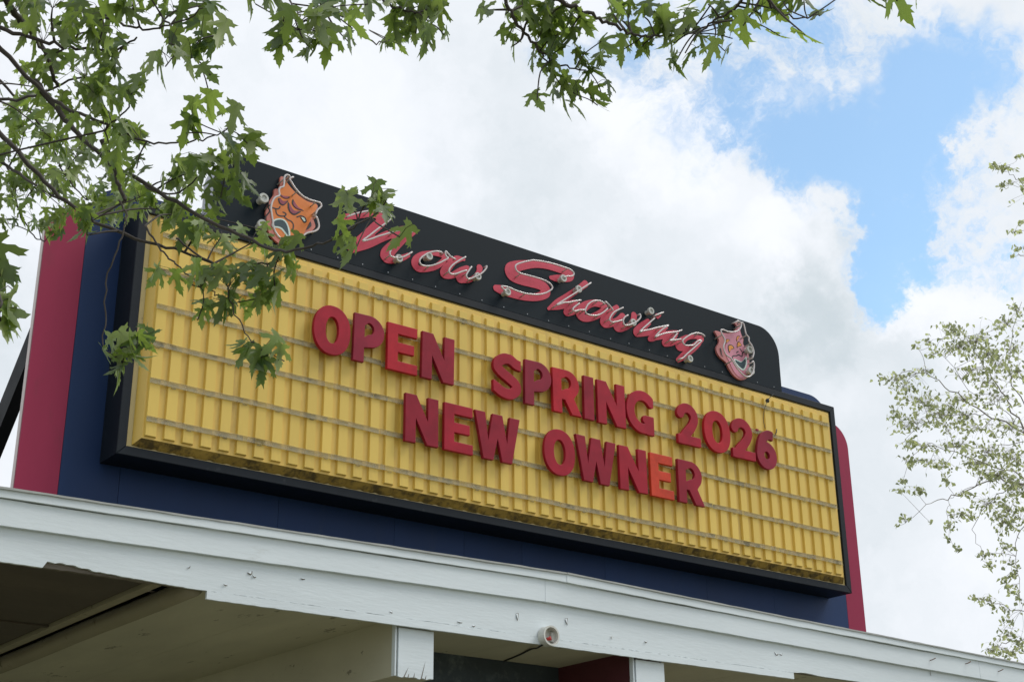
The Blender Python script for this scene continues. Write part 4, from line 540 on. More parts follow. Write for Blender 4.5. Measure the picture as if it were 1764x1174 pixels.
def leaf_mat(name, top, under, trans, amount, attr=False, var=0.35):
    mt = bpy.data.materials.new(name); mt.use_nodes = True
    nt = mt.node_tree; N, L = nt.nodes, nt.links
    b = N['Principled BSDF']; out = N['Material Output']
    b.inputs['Roughness'].default_value = 0.42
    geo = N.new('ShaderNodeNewGeometry')
    mix = N.new('ShaderNodeMix'); mix.data_type = 'RGBA'
    mix.inputs['A'].default_value = (*top, 1); mix.inputs['B'].default_value = (*under, 1)
    L.new(geo.outputs['Backfacing'], mix.inputs['Factor'])
    if attr:
        at = N.new('ShaderNodeAttribute'); at.attribute_name = 'tint'
        rnd = at.outputs['Fac']
    else:
        oi = N.new('ShaderNodeObjectInfo'); rnd = oi.outputs['Random']
    hs = N.new('ShaderNodeHueSaturation')
    m1 = N.new('ShaderNodeMapRange'); m1.inputs['To Min'].default_value = 1 - var; m1.inputs['To Max'].default_value = 1 + var * 1.3
    L.new(rnd, m1.inputs['Value']); L.new(m1.outputs[0], hs.inputs['Value'])
    m2 = N.new('ShaderNodeMapRange'); m2.inputs['To Min'].default_value = 0.525; m2.inputs['To Max'].default_value = 0.465
    L.new(rnd, m2.inputs['Value']); L.new(m2.outputs[0], hs.inputs['Hue'])
    L.new(mix.outputs['Result'], hs.inputs['Color'])
    tc = N.new('ShaderNodeTexCoord')
    no = N.new('ShaderNodeTexNoise'); no.inputs['Scale'].default_value = 30; no.inputs['Detail'].default_value = 4
    L.new(tc.outputs['Object'], no.inputs['Vector'])
    m3 = N.new('ShaderNodeMapRange'); m3.inputs['To Min'].default_value = 0.72; m3.inputs['To Max'].default_value = 1.28
    L.new(no.outputs[0], m3.inputs['Value'])
    sc = N.new('ShaderNodeVectorMath'); sc.operation = 'SCALE'
    L.new(hs.outputs[0], sc.inputs[0]); L.new(m3.outputs[0], sc.inputs['Scale'])
    L.new(sc.outputs[0], b.inputs['Base Color'])
    tl = N.new('ShaderNodeBsdfTranslucent')
    h2 = N.new('ShaderNodeHueSaturation'); h2.inputs['Color'].default_value = (*trans, 1)
    L.new(m1.outputs[0], h2.inputs['Value'])
    L.new(h2.outputs[0], tl.inputs[0])
    mx = N.new('ShaderNodeMixShader'); mx.inputs[0].default_value = amount
    L.new(b.outputs[0], mx.inputs[1]); L.new(tl.outputs[0], mx.inputs[2]); L.new(mx.outputs[0], out.inputs[0])
    return mt


M_NEON = neon_mat()
M_RAIL = rail_mat()
M_LRED = letter_mat('red_letter_plastic', (0.36, 0.013, 0.030), (0.7, 0.06, 0.03))
M_LRED2 = letter_mat('dark_red_letter_plastic', (0.285, 0.013, 0.030), (0.6, 0.05, 0.03))
M_LBRIGHT = letter_mat('bright_red_letter_plastic', (0.42, 0.014, 0.026), (0.8, 0.06, 0.03))
M_LPLUM = letter_mat('faded_plum_letter_plastic', (0.27, 0.016, 0.038), (0.5, 0.05, 0.05))
M_LORANGE = letter_mat('orange_letter_plastic', (0.60, 0.060, 0.026), (0.9, 0.2, 0.05), 0.3)
M_LEAF = leaf_mat('maple_leaf', (0.082, 0.145, 0.036), (0.140, 0.185, 0.080), (0.27, 0.38, 0.06), 0.45)
M_LEAFM = leaf_mat('maple_leaf_mass', (0.082, 0.145, 0.036), (0.140, 0.185, 0.080), (0.27, 0.38, 0.06), 0.45, True)
M_BLEAF = leaf_mat('birch_leaf', (0.35, 0.405, 0.20), (0.42, 0.45, 0.29), (0.50, 0.55, 0.24), 0.5, False, 0.4)
M_BLEAFM = leaf_mat('birch_leaf_mass', (0.35, 0.405, 0.20), (0.42, 0.45, 0.29), (0.50, 0.55, 0.24), 0.5, True, 0.45)

# ------------------------------------------------------------------ ground
g = mesh('ground', [(-900, -900, GZ), (900, -900, GZ), (900, 900, GZ), (-900, 900, GZ)], [(0, 1, 2, 3)], M_GRASS)
g['kind'] = 'structure'

# ------------------------------------------------------------------ building under the sign
BX0, BX1 = -3.2, 11.4
bld = thing('concession_building', 'low flat building with peeling white painted fascia boards under the marquee', 'building', (4.0, 2.0, GZ))


def lerp_curve(pts):
    xs = [p[0] for p in pts]; zs = [p[1] for p in pts]
    s0 = (zs[1] - zs[0]) / (xs[1] - xs[0]); s1 = (zs[-1] - zs[-2]) / (xs[-1] - xs[-2])

    def f(x):
        if x <= xs[0]:
            return zs[0] + s0 * (x - xs[0])
        if x >= xs[-1]:
            return zs[-1] + s1 * (x - xs[-1])
        return float(np.interp(x, xs, zs))
    return f


F_TOP = lerp_curve([(-0.962, -0.572), (1.355, -0.532), (3.551, -0.495), (6.169, -0.549), (9.632, -0.611)])
F_L1 = lerp_curve([(-0.951, -0.634), (1.364, -0.599), (3.40, -0.568), (6.173, -0.615), (9.632, -0.669)])
F_L2 = lerp_curve([(-0.926, -0.804), (1.378, -0.771), (3.40, -0.743), (6.164, -0.785), (9.606, -0.839)])
rng = random.Random(3)


def board(name, x0, x1, ft, fb, yf, yb, mat, step=0.09, jag=0.0015, cuts=None):
    """one weathered board: straight back, slightly uneven edges"""
    n = max(2, int((x1 - x0) / step))
    xs = [x0 + (x1 - x0) * i / n for i in range(n + 1)]
    V, F = [], []
    wv = rng.uniform(0, 6)
    for x in xs:
        zt = ft(x) + rng.uniform(-jag, jag); zb = fb(x) + rng.uniform(-jag, jag)
        yy = yf + 0.0025 * math.sin(x * 1.7 + wv)
        V += [(x, yy, zb), (x, yy, zt), (x, yb, zt), (x, yb, zb)]
    for i in range(n):
        a = i * 4; b = a + 4
        F += [(a, b, b + 1, a + 1), (a + 1, b + 1, b + 2, a + 2), (a + 2, b + 2, b + 3, a + 3), (a + 3, b + 3, b, a)]
    F += [(0, 1, 2, 3), (n * 4 + 3, n * 4 + 2, n * 4 + 1, n * 4)]
    return mesh(name, V, F, mat, bld)


def f_rot(x):
    """bottom edge of the lower board, rotted away at the left"""
    base = -1.018
    if x > 6.18:
        base = -1.018 + 0.012 * math.exp(-((x - 6.35) / 0.12) ** 2)
    if -0.62 < x < 0.36:
        t = (x + 0.62) / 0.98
        base += (0.034 * (1 - t) + (0.010 if x < -0.3 else 0.0)) * (1 + 0.10 * math.sin(x * 23) + 0.07 * math.sin(x * 71))
    return base


for a, b in ((BX0, 3.349), (3.352, 8.86), (8.863, BX1)):
    board('middle_fascia_board', a, b, lambda x: F_L1(x) - 0.004 + 0.003 * math.sin(x * 2.3), lambda x: F_L2(x), -0.438, -0.402, M_PAINT)
board('lower_fascia_board', BX0, BX1, lambda x: F_L2(x) + 0.03, f_rot, -0.400, -0.376, M_PAINT_OLD, 0.025, 0.0016)
board('lower_fascia_strip', 0.497, 6.178, lambda x: -1.0192, lambda x: -1.0745, -0.4015, -0.376, M_PAINT_OLD, 0.05, 0.0016)
for a, b in ((BX0, 3.55), (3.551, BX1)):
    board('top_fascia_strip', a, b, lambda x: F_TOP(x) - 0.008, lambda x: F_L1(x), -0.464, -0.40, M_PAINT)
board('gap_board', BX0, BX1, lambda x: F_L1(x) + 0.02, lambda x: F_L1(x) - 0.03, -0.4015, -0.39, M_WOOD, 0.2, 0.001)
board('drip_edge', BX0, 3.55, F_TOP, lambda x: F_TOP(x) - 0.0125, -0.476, -0.30, M_DRIP, 0.12, 0.002)
board('drip_edge', 3.552, BX1, F_TOP, lambda x: F_TOP(x) - 0.0125, -0.476, -0.30, M_DRIP, 0.12, 0.002)
# grey wood showing behind the rotted edge
board('inner_board', BX0, 0.46, lambda x: F_L2(x), lambda x: -1.012, -0.374, -0.34, M_WOOD, 0.03, 0.003)
board('inner_board', 0.463, BX1, lambda x: F_L2(x), lambda x: -1.012, -0.372, -0.34, M_WOOD, 0.2, 0.002)
# roof deck, two slopes
for xa, xb in ((BX0, 3.55), (3.552, BX1)):
    mesh('roof_deck', [(xa, -0.30, F_TOP(xa) - 0.02), (xb, -0.30, F_TOP(xb) - 0.02), (xb, 7.0, F_TOP(xb) - 0.02), (xa, 7.0, F_TOP(xa) - 0.02),
                       (xa, -0.30, F_TOP(xa) - 0.10), (xb, -0.30, F_TOP(xb) - 0.10), (xb, 7.0, F_TOP(xb) - 0.10), (xa, 7.0, F_TOP(xa) - 0.10)],
         [(0, 1, 2, 3), (7, 6, 5, 4), (0, 4, 5, 1), (1, 5, 6, 2), (2, 6, 7, 3), (3, 7, 4, 0)], M_ROOF, bld)
# soffit: dark boards at the left bay, cream panels elsewhere
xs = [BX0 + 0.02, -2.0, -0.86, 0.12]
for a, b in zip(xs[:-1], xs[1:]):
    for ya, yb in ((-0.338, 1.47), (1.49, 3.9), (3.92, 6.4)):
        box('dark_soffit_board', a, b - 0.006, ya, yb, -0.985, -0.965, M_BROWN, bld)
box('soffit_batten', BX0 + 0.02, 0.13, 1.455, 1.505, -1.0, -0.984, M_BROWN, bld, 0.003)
box('channel_trim', 0.13, 0.205, -0.336, 6.4, -1.012, -0.972, M_TRIM, bld, 0.004)
box('channel_back', 0.206, 0.36, -0.338, 6.4, -0.90, -0.88, M_BROWN, bld)
tube('rounded_trim', [(0.432 + 0.006 * math.sin(k * 1.3), -0.335 + k * 0.5, -0.985) for k in range(14)], 0.068, 0.068, M_TRIM, bld, 12)
for a, b in ((0.49, 1.25), (1.253, 2.04), (2.363, 3.3), (3.303, 4.34), (4.67, 5.88), (5.883, 7.1), (7.103, 8.32), (8.323, 9.54), (9.543, BX1 - 0.02)):
    for ya, yb in ((-0.338, 2.1), (2.103, 4.5), (4.503, 6.4)):
        if 2.3 < a < 4.3 and ya > 1:
            continue
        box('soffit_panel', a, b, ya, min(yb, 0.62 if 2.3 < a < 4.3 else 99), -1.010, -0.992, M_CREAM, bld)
# beams that run back from the fascia, with white end caps and corner strips
for (a, b, zb, smat) in ((2.045, 2.363, -1.428, M_CREAM), (4.345, 4.668, -1.43, M_MAROON)):
    box('cross_beam', a - 0.004, b - 0.004, -0.325, 6.3, zb + 0.006, -1.006, smat, bld, 0.003)
    n = 10
    V, F = [], []
    for i in range(n + 1):
        x = a + 0.006 + (b - a - 0.012) * i / n
        zz = zb + rng.uniform(-0.006, 0.006)
        V += [(x, -0.352, zz), (x, -0.352, -1.078), (x, -0.33, -1.078), (x, -0.33, zz)]
    for i in range(n):
        p, q = i * 4, i * 4 + 4
        F += [(p, q, q + 1, p + 1), (p + 1, q + 1, q + 2, p + 2), (p + 2, q + 2, q + 3, p + 3), (p + 3, q + 3, q, p)]
    F += [(0, 1, 2, 3), (n * 4 + 3, n * 4 + 2, n * 4 + 1, n * 4)]
    mesh('beam_end_cap', V, F, M_PAINT_OLD, bld)
    box('corner_strip', a - 0.020, a - 0.006, -0.345, -0.30, zb + 0.004, -1.02, M_PAINT_OLD, bld, 0.002)
    # cracks that split the cap from its lower edge
    for cx, ch, lean in ((0.055, 0.075, 0.04), (0.09, 0.03, 0.01), (0.14, 0.04, 0.008), (0.205, 0.13, 0.035), (0.24, 0.03, 0.01)):
        x = a + cx
        mesh('crack', [(x - 0.004, -0.3535, zb - 0.002), (x + 0.005, -0.3535, zb - 0.002), (x + lean * 0.6 + 0.003, -0.3535, zb + ch * 0.6), (x + lean, -0.3535, zb + ch), (x + lean * 0.5 - 0.002, -0.3535, zb + ch * 0.5)], [(0, 1, 2, 3, 4)], M_WOOD, bld)
# walls that carry the roof
box('front_wall', 2.35, 4.36, 0.63, 0.75, GZ, -1.008, M_DARKWALL, bld)
box('wing_wall', 2.12, 2.34, 0.60, 6.3, GZ, -1.44, M_CREAM, bld)
box('wing_wall', 4.40, 4.62, 0.60, 6.3, GZ, -1.44, M_MAROON, bld)
box('rear_wall', BX0 + 0.05, BX1 - 0.05, 6.41, 6.6, GZ, -0.70, M_CREAM, bld)
for px_ in (BX0 + 0.2, BX1 - 0.3):
    box('corner_post', px_, px_ + 0.14, -0.30, -0.16, GZ, -1.02, M_PAINT_OLD, bld, 0.006)
# lifted paint flakes on the lower board (positions as seen on the board face)
flakes = [(0.80, -0.858, 0.04, 0.022, 20), (0.83, -0.876, 0.034, 0.010, -25), (3.094, -0.885, 0.022, 0.06, 0), (3.585, -0.866, 0.024, 0.055, 8), (5.967, -0.876, 0.05, 0.022, -15), (6.03, -0.872, 0.04, 0.02, 25),
          (1.946, -0.986, 0.022, 0.022, 35), (1.207, -0.843, 0.04, 0.007, 0), (2.55, -0.99, 0.05, 0.007, -4), (2.68, -1.004, 0.03, 0.010, 12), (4.05, -0.94, 0.008, 0.03, 5), (4.42, -0.935, 0.03, 0.012, 0), (8.118, -0.845, 0.012, 0.04, 6), (0.62, -0.962, 0.035, 0.007, -10), (0.35, -0.88, 0.03, 0.006, 50)]
for x, z, w, h, an in flakes:
    ca, sa = math.cos(R(an)), math.sin(R(an))
    V = []
    for u, v, lift in ((-0.5, 0.45, 0.0), (0.5, 0.5, 0.0), (0.35, -0.1, 0.006), (0.05, -0.5, 0.012), (-0.25, -0.05, 0.008)):
        V.append((x + u * w * ca - v * h * sa, -0.4035 - lift * 0.7, z + u * w * sa + v * h * ca))
    mesh('paint_flake', [(x + (p[0] - x) * 0.8, p[1], z + (p[2] - z) * 0.8) for p in V], [(0, 1, 2, 3, 4)], M_PAINT_OLD, bld)
    V2 = [(x + 0.004 + (p[0] - x) * 1.1, -0.4032, z - 0.004 + (p[2] - z) * 1.1) for p in V]
    mesh('bare_patch', V2, [(0, 1, 2, 3, 4)], M_WOOD, bld)
for x, z in ((8.089, -0.727), (8.644, -0.705), (9.165, -0.730)):
    tube('nail', [(x, -0.43, z), (x + 0.004, -0.462, z + 0.003), (x + 0.045, -0.472, z + 0.022)], 0.004, 0.0045, M_NAIL, bld, 6)

# round electrical box on the fascia
jb = thing('junction_box', 'round grey electrical box with a red cap, fixed low on the white fascia', 'electrical box', (3.36, -0.40, -1.01))


def ring(name, cx, cz, r_out, r_in, y0, y1, mat, parent, n=28):
    V, F = [], []
    for k in range(n):
        a = 2 * math.pi * k / n; c, s = math.cos(a), math.sin(a)
        V += [(cx + r_out * c, y0, cz + r_out * s), (cx + r_out * c, y1, cz + r_out * s), (cx + r_in * c, y1, cz + r_in * s), (cx + r_in * c, y0, cz + r_in * s)]
    for k in range(n):
        a = k * 4; b = ((k + 1) % n) * 4
        F += [(a, b, b + 1, a + 1), (a + 1, b + 1, b + 2, a + 2), (a + 2, b + 2, b + 3, a + 3)]
    return mesh(name, V, F, mat, parent)


def disc(name, cx, cz, r, y0, y1, mat, parent, n=24):
    V = [(cx + r * math.cos(2 * math.pi * k / n), y, cz + r * math.sin(2 * math.pi * k / n)) for y in (y0, y1) for k in range(n)]
    F = [tuple(range(n - 1, -1, -1)), tuple(range(n, 2 * n))] + [(k, (k + 1) % n, (k + 1) % n + n, k + n) for k in range(n)]
    return mesh(name, V, F, mat, parent)


ring('housing', 3.372, -1.012, 0.078, 0.064, -0.402, -0.480, M_SOCKET, jb)
disc('back_plate', 3.372, -1.012, 0.066, -0.402, -0.412, M_SOCKET, jb)
box('strap', 3.405, 3.44, -0.440, -0.413, -1.05, -0.975, M_SOCKET, jb, 0.003)
tube('wire_cap', [(3.35, -0.414, -1.03), (3.362, -0.445, -1.035), (3.375, -0.466, -1.03)], 0.008, 0.017, M_REDCAP, jb, 8)
tube('cable', catmull([(3.33, -0.42, -1.078), (3.34, -0.36, -1.085), (3.44, -0.2, -1.06), (3.56, 0.02, -1.022), (3.66, 0.3, -1.016), (3.73, 0.6, -1.016)], 5), 0.007, 0.007, M_WIRE, jb, 6)

# ------------------------------------------------------------------ the marquee sign
FX0, FX1, FZ0, FZ1 = -0.066, 7.551, -0.066, 1.868
sign = thing('marquee_sign', 'large theatre marquee with yellow ribbed letter board, black header and blue and pink cabinet', 'sign', (3.74, 0.3, -0.55))
YB = 0.28                                     # face of the cabinet behind the board
W = 7.483
# blue cabinet panels
bx = [-0.34, 0.092, 1.36, 2.40, 3.082, 3.684, 4.606, 5.85, 6.75, 7.812]
BTOP = 2.087
for k, (a, b) in enumerate(zip(bx[:-1], bx[1:])):
    rl = 0.28 if k == 0 else 0; rr_ = 0.28 if k == len(bx) - 2 else 0
    plate('blue_panel', [round_rect(a + 0.0015, b - 0.0015, -0.9, BTOP, rl, rr_)], YB + 0.02, YB, M_BLUE, sign)
plate('pink_band', [round_rect(-0.638, -0.342, -0.9, 1.838, 0.27, 0)], YB + 0.02, YB, M_PINK, sign)
plate('pink_band', [round_rect(7.814, 8.074, -0.9, 1.838, 0, 0.25)], YB + 0.02, YB, M_PINK, sign)
plate('cabinet_edge', [round_rect(-0.641, 8.077, -0.9, 1.841, 0.27, 0.25)], YB + 0.075, YB + 0.0215, M_RETURN, sign)
plate('cabinet_edge', [round_rect(-0.338, 7.81, 1.0, BTOP + 0.002, 0.28, 0.28)], YB + 0.085, YB + 0.0765, M_RETURN, sign)
# black box that carries the letter board
bm = bmesh.new()
add_box(bm, FX0, FX1, 0.012, YB - 0.002, FZ0, FZ1)
bm_obj('board_box', bm, M_BLACK, sign)


def frame_bar(pts_out, pts_in, y_front, y_back):
    V = []
    for (x, z) in (pts_out[0], pts_out[1], pts_in[1], pts_in[0]):
        V.append((x, y_front, z))
    for (x, z) in (pts_out[0], pts_out[1], pts_in[1], pts_in[0]):
        V.append((x, y_back, z))
    o = mesh('frame_bar', V, [(0, 1, 2, 3), (7, 6, 5, 4), (0, 4, 5, 1), (1, 5, 6, 2), (2, 6, 7, 3), (3, 7, 4, 0)], M_BLACK, sign)
    me = o.data
    bmm = bmesh.new(); bmm.from_mesh(me)
    bmesh.ops.recalc_face_normals(bmm, faces=bmm.faces)
    bmesh.ops.bevel(bmm, geom=list(bmm.edges), offset=0.004, segments=1, affect='EDGES')
    bmm.to_mesh(me); bmm.free()


o_ = [(FX0 - 0.002, FZ0 - 0.002), (FX1 + 0.002, FZ0 - 0.002), (FX1 + 0.002, FZ1), (FX0 - 0.002, FZ1)]
i_ = [(0.0, 0.0), (W, 0.0), (W, 1.8), (0.0, 1.8)]
for a in range(4):
    b = (a + 1) % 4
    frame_bar((o_[a], o_[b]), (i_[a], i_[b]), -0.014, 0.03)
# yellow board: flange, raised pan, ribs, rails
mesh('board_flange', [(0, 0.008, 0), (W, 0.008, 0), (W, 0.008, 1.8), (0, 0.008, 1.8)], [(0, 1, 2, 3)], M_TAN, sign)
PX0, PX1, PZ0, PZ1, PY = 0.087, W - 0.083, 0.062, 1.750, -0.054
QX0, QX1, QZ0, QZ1 = 0.044, W - 0.028, 0.016, 1.788
mesh('board_pan', [(QX0, 0.006, QZ0), (QX1, 0.006, QZ0), (QX1, 0.006, QZ1), (QX0, 0.006, QZ1), (PX0, PY, PZ0), (PX1, PY, PZ0), (PX1, PY, PZ1), (PX0, PY, PZ1)],
     [(4, 5, 6, 7), (0, 4, 7, 3), (1, 2, 6, 5), (3, 7, 6, 2)], M_YPAN, sign)
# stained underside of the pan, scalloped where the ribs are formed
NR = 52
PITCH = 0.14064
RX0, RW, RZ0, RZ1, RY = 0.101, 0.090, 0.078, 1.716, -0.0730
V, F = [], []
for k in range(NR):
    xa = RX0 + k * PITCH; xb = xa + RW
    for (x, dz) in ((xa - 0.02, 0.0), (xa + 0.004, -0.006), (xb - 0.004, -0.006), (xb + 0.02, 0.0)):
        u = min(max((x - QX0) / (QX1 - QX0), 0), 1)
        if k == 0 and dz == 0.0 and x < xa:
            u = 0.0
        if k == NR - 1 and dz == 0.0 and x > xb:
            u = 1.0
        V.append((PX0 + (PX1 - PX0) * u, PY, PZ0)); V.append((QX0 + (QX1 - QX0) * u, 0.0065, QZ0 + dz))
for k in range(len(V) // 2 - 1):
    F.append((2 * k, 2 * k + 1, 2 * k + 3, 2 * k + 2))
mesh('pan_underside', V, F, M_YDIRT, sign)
t = 0.010
rv = [(0, PY + 0.002, RZ0), (RW, PY + 0.002, RZ0), (RW, PY + 0.002, RZ1), (0, PY + 0.002, RZ1)]
rb = bmesh.new()
vs = [rb.verts.new(p) for p in ((0, PY + 0.002, RZ0), (RW, PY + 0.002, RZ0), (RW, PY + 0.002, RZ1), (0, PY + 0.002, RZ1),
                                (0.003, RY, RZ0 + 0.004), (RW - 0.006, RY, RZ0 + 0.004), (RW - 0.006, RY, RZ1 - 0.012), (0.003, RY, RZ1 - 0.012))]
for f in ((4, 5, 6, 7), (0, 1, 5, 4), (1, 2, 6, 5), (2, 3, 7, 6), (3, 0, 4, 7)):
    rb.faces.new([vs[i] for i in f])
bmesh.ops.bevel(rb, geom=[e for e in rb.edges if all(abs(v.co.y - RY) < 1e-6 for v in e.verts)], offset=0.002, segments=2, affect='EDGES')
bmesh.ops.recalc_face_normals(rb, faces=rb.faces)
rib_me = bpy.data.meshes.new('rib'); rb.to_mesh(rib_me); rb.free(); rib_me.materials.append(M_YELLOW)
for k in range(NR):
    o = link_obj('rib', rib_me, sign)
    o.location = (RX0 + k * PITCH + rng.uniform(-0.0015, 0.0015), rng.uniform(-0.001, 0.001), rng.uniform(-0.002, 0.002))
    o.rotation_euler = (0, rng.uniform(-0.0006, 0.0006), 0)
# clear rails, four lengths to a row
RAILZ = [0.200 + 0.2838 * k for k in range(6)]
prof = [(-0.0740, -0.020), (-0.0760, -0.020), (-0.0910, -0.0215), (-0.0910, -0.0185), (-0.0760, -0.0160), (-0.0760, 0.0140), (-0.0880, 0.0160), (-0.0880, 0.0190), (-0.0760, 0.0190), (-0.0740, 0.0190)]
for r_, z0 in enumerate(RAILZ):
    ends = [0.10, 1.95 + rng.uniform(-.1, .1), 3.75 + rng.uniform(-.1, .1), 5.6 + rng.uniform(-.1, .1), 7.375]
    for a, b in zip(ends[:-1], ends[1:]):
        V, F = [], []
        n = 14; ph = rng.uniform(0, 6); dz = rng.uniform(-0.004, 0.004)
        for i in range(n + 1):
            x = a + 0.002 + (b - a - 0.004) * i / n
            s = 0.0025 * math.sin(i * 1.1 + ph)
            for (y, z) in prof:
                V.append((x, y + s * 0.3, z0 + dz + z + s))
        m_ = len(prof)
        for i in range(n):
            for j in range(m_):
                F.append((i * m_ + j, i * m_ + (j + 1) % m_, (i + 1) * m_ + (j + 1) % m_, (i + 1) * m_ + j))
        mesh('letter_rail', V, F, M_RAIL, sign)
        # clips that hold the rail on the ribs
        k0 = int(math.ceil((a - RX0) / PITCH)); k1 = int((b - RX0 - RW) / PITCH)
        for k in range(k0, k1 + 1):
            if (k + r_) % 2 == 0 and rng.random() < 0.8:
                xx = RX0 + k * PITCH + 0.022 + rng.uniform(-0.006, 0.006)
                box('rail_clip', xx, xx + 0.034, -0.0820, -0.0735, z0 + dz - 0.0285, z0 + dz - 0.0222, M_RAIL, sign)
# header
HX0, HX1, HZ0, HZ1 = 0.504, 6.775, FZ1 + 0.002, 2.515
plate('header_shell', [round_rect(HX0, HX1, HZ0, HZ1, 0.27, 0.27)], 0.175, -0.004, M_ALU, sign)
plate('header_panel', [round_rect(HX0 - 0.002, HX1 + 0.002, HZ0, HZ1 + 0.002, 0.27, 0.27)], -0.005, -0.012, M_HEAD, sign)
for k in range(26):
    disc('rivet', HX0 + 0.14 + k * 0.241 + rng.uniform(-0.01, 0.01), HZ0 + 0.022 + rng.uniform(-0.006, 0.006), 0.005, -0.012, -0.015, M_ALU, sign, 8)
# braces behind the cabinet, down to the roof
for x, y0, z0, y1, z1 in ((-0.46, 0.47, 1.17, 2.25, -0.52), (7.80, 0.47, 1.17, 2.25, -0.60)):
    d_ = Vector((0, y1 - y0, z1 - z0)); nrm = Vector((0, -d_.z, d_.y)).normalized() * 0.105
    hw = 0.045
    A, B = Vector((x, y0, z0)), Vector((x, y1, z1))
    V = [A + nrm + Vector((-hw, 0, 0)), A + nrm + Vector((hw, 0, 0)), A - nrm + Vector((hw, 0, 0)), A - nrm + Vector((-hw, 0, 0)),
         B + nrm + Vector((-hw, 0, 0)), B + nrm + Vector((hw, 0, 0)), B - nrm + Vector((hw, 0, 0)), B - nrm + Vector((-hw, 0, 0))]
    mesh('brace', V, [(0, 1, 2, 3), (7, 6, 5, 4), (0, 4, 5, 1), (1, 5, 6, 2), (2, 6, 7, 3), (3, 7, 4, 0)], M_STEEL, sign)

# ------------------------------------------------------------------ neon script
YF = -0.012
neon = thing('neon_script', 'pink neon script reading Now Showing across the black header', 'neon sign', (3.7, YF, 2.0))


def housing(cx, cz, parent, y_end=-0.088, r=0.036):
    """electrode housing: a short stepped spool of glazed ceramic standing on the panel"""
    prof_ = [(0.0, YF), (r * 0.62, YF), (r * 0.62, y_end + 0.03), (r, y_end + 0.024), (r, y_end + 0.006), (r * 0.9, y_end), (r * 0.55, y_end), (r * 0.45, y_end + 0.012), (0.0, y_end + 0.014)]
    n = 16
    V, F = [], []
    for (rr, y) in prof_:
        for k in range(n):
            an = 2 * math.pi * k / n
            V.append((cx + rr * math.cos(an), y, cz + rr * math.sin(an)))
    for i in range(len(prof_) - 1):
        for k in range(n):
            F.append((i * n + k, i * n + (k + 1) % n, (i + 1) * n + (k + 1) % n, (i + 1) * n + k))
    return mesh('electrode_housing', V, F, M_CERAMIC, parent, False)


NAMES = {'N': 'capital N', 'S': 'capital S'}
for idx, (ch, strokes, tubes, els) in enumerate(SCRIPT):
    pts_ = [p for s in strokes for p in s]
    x0 = min(p[0] - p[2] for p in pts_) - 0.02; x1 = max(p[0] + p[2] for p in pts_) + 0.02
    z0 = min(p[1] - p[2] for p in pts_) - 0.02; z1 = max(p[1] + p[2] for p in pts_) + 0.02
    loops = contour(stroke_field(strokes), x0, x1, z0, z1, 0.007)
    yy = 0.0003 * (idx % 3)
    pl = plate('script_letter', loops, YF - 0.0005, YF - 0.0055 - yy, M_SCRIPT, neon)
    pl['label'] = 'pink painted script letter ' + NAMES.get(ch, ch)
    for tb in tubes:
        pth = catmull([(p[0], -0.085, p[1]) for p in tb], 5)
        # the ends turn back towards the panel
        e0 = pth[0].copy(); e1 = pth[-1].copy()
        pth = [Vector((e0.x, -0.050, e0.z))] + pth + [Vector((e1.x, -0.050, e1.z))]
        tube('neon_tube', pth, 0.0077, 0.0077, M_NEON, pl, 8)
        for fr in (0.18, 0.5, 0.82):
            p = pth[int(len(pth) * fr)]
            tube('tube_support', [(p.x - 0.004, YF - 0.004, p.z - 0.012), (p.x, -0.070, p.z - 0.004), (p.x, -0.079, p.z)], 0.0065, 0.0045, M_CERAMIC, pl, 6)
    for (ex, ez) in els:
        housing(ex, ez, pl)

# ------------------------------------------------------------------ theatre masks
def smooth_loop(pts, n=3):
    P = [Vector((p[0], p[1], 0)) for p in pts]
    out = []
    m_ = len(P)
    for i in range(m_):
        p0, p1, p2, p3 = P[i - 1], P[i], P[(i + 1) % m_], P[(i + 2) % m_]
        for k in range(n):
            t_ = k / n
            v = 0.5 * ((2 * p1) + (p2 - p0) * t_ + (2 * p0 - 5 * p1 + 4 * p2 - p3) * t_ * t_ + (3 * p1 - p0 - 3 * p2 + p3) * t_ ** 3)
            out.append((v.x, v.y))
    return out


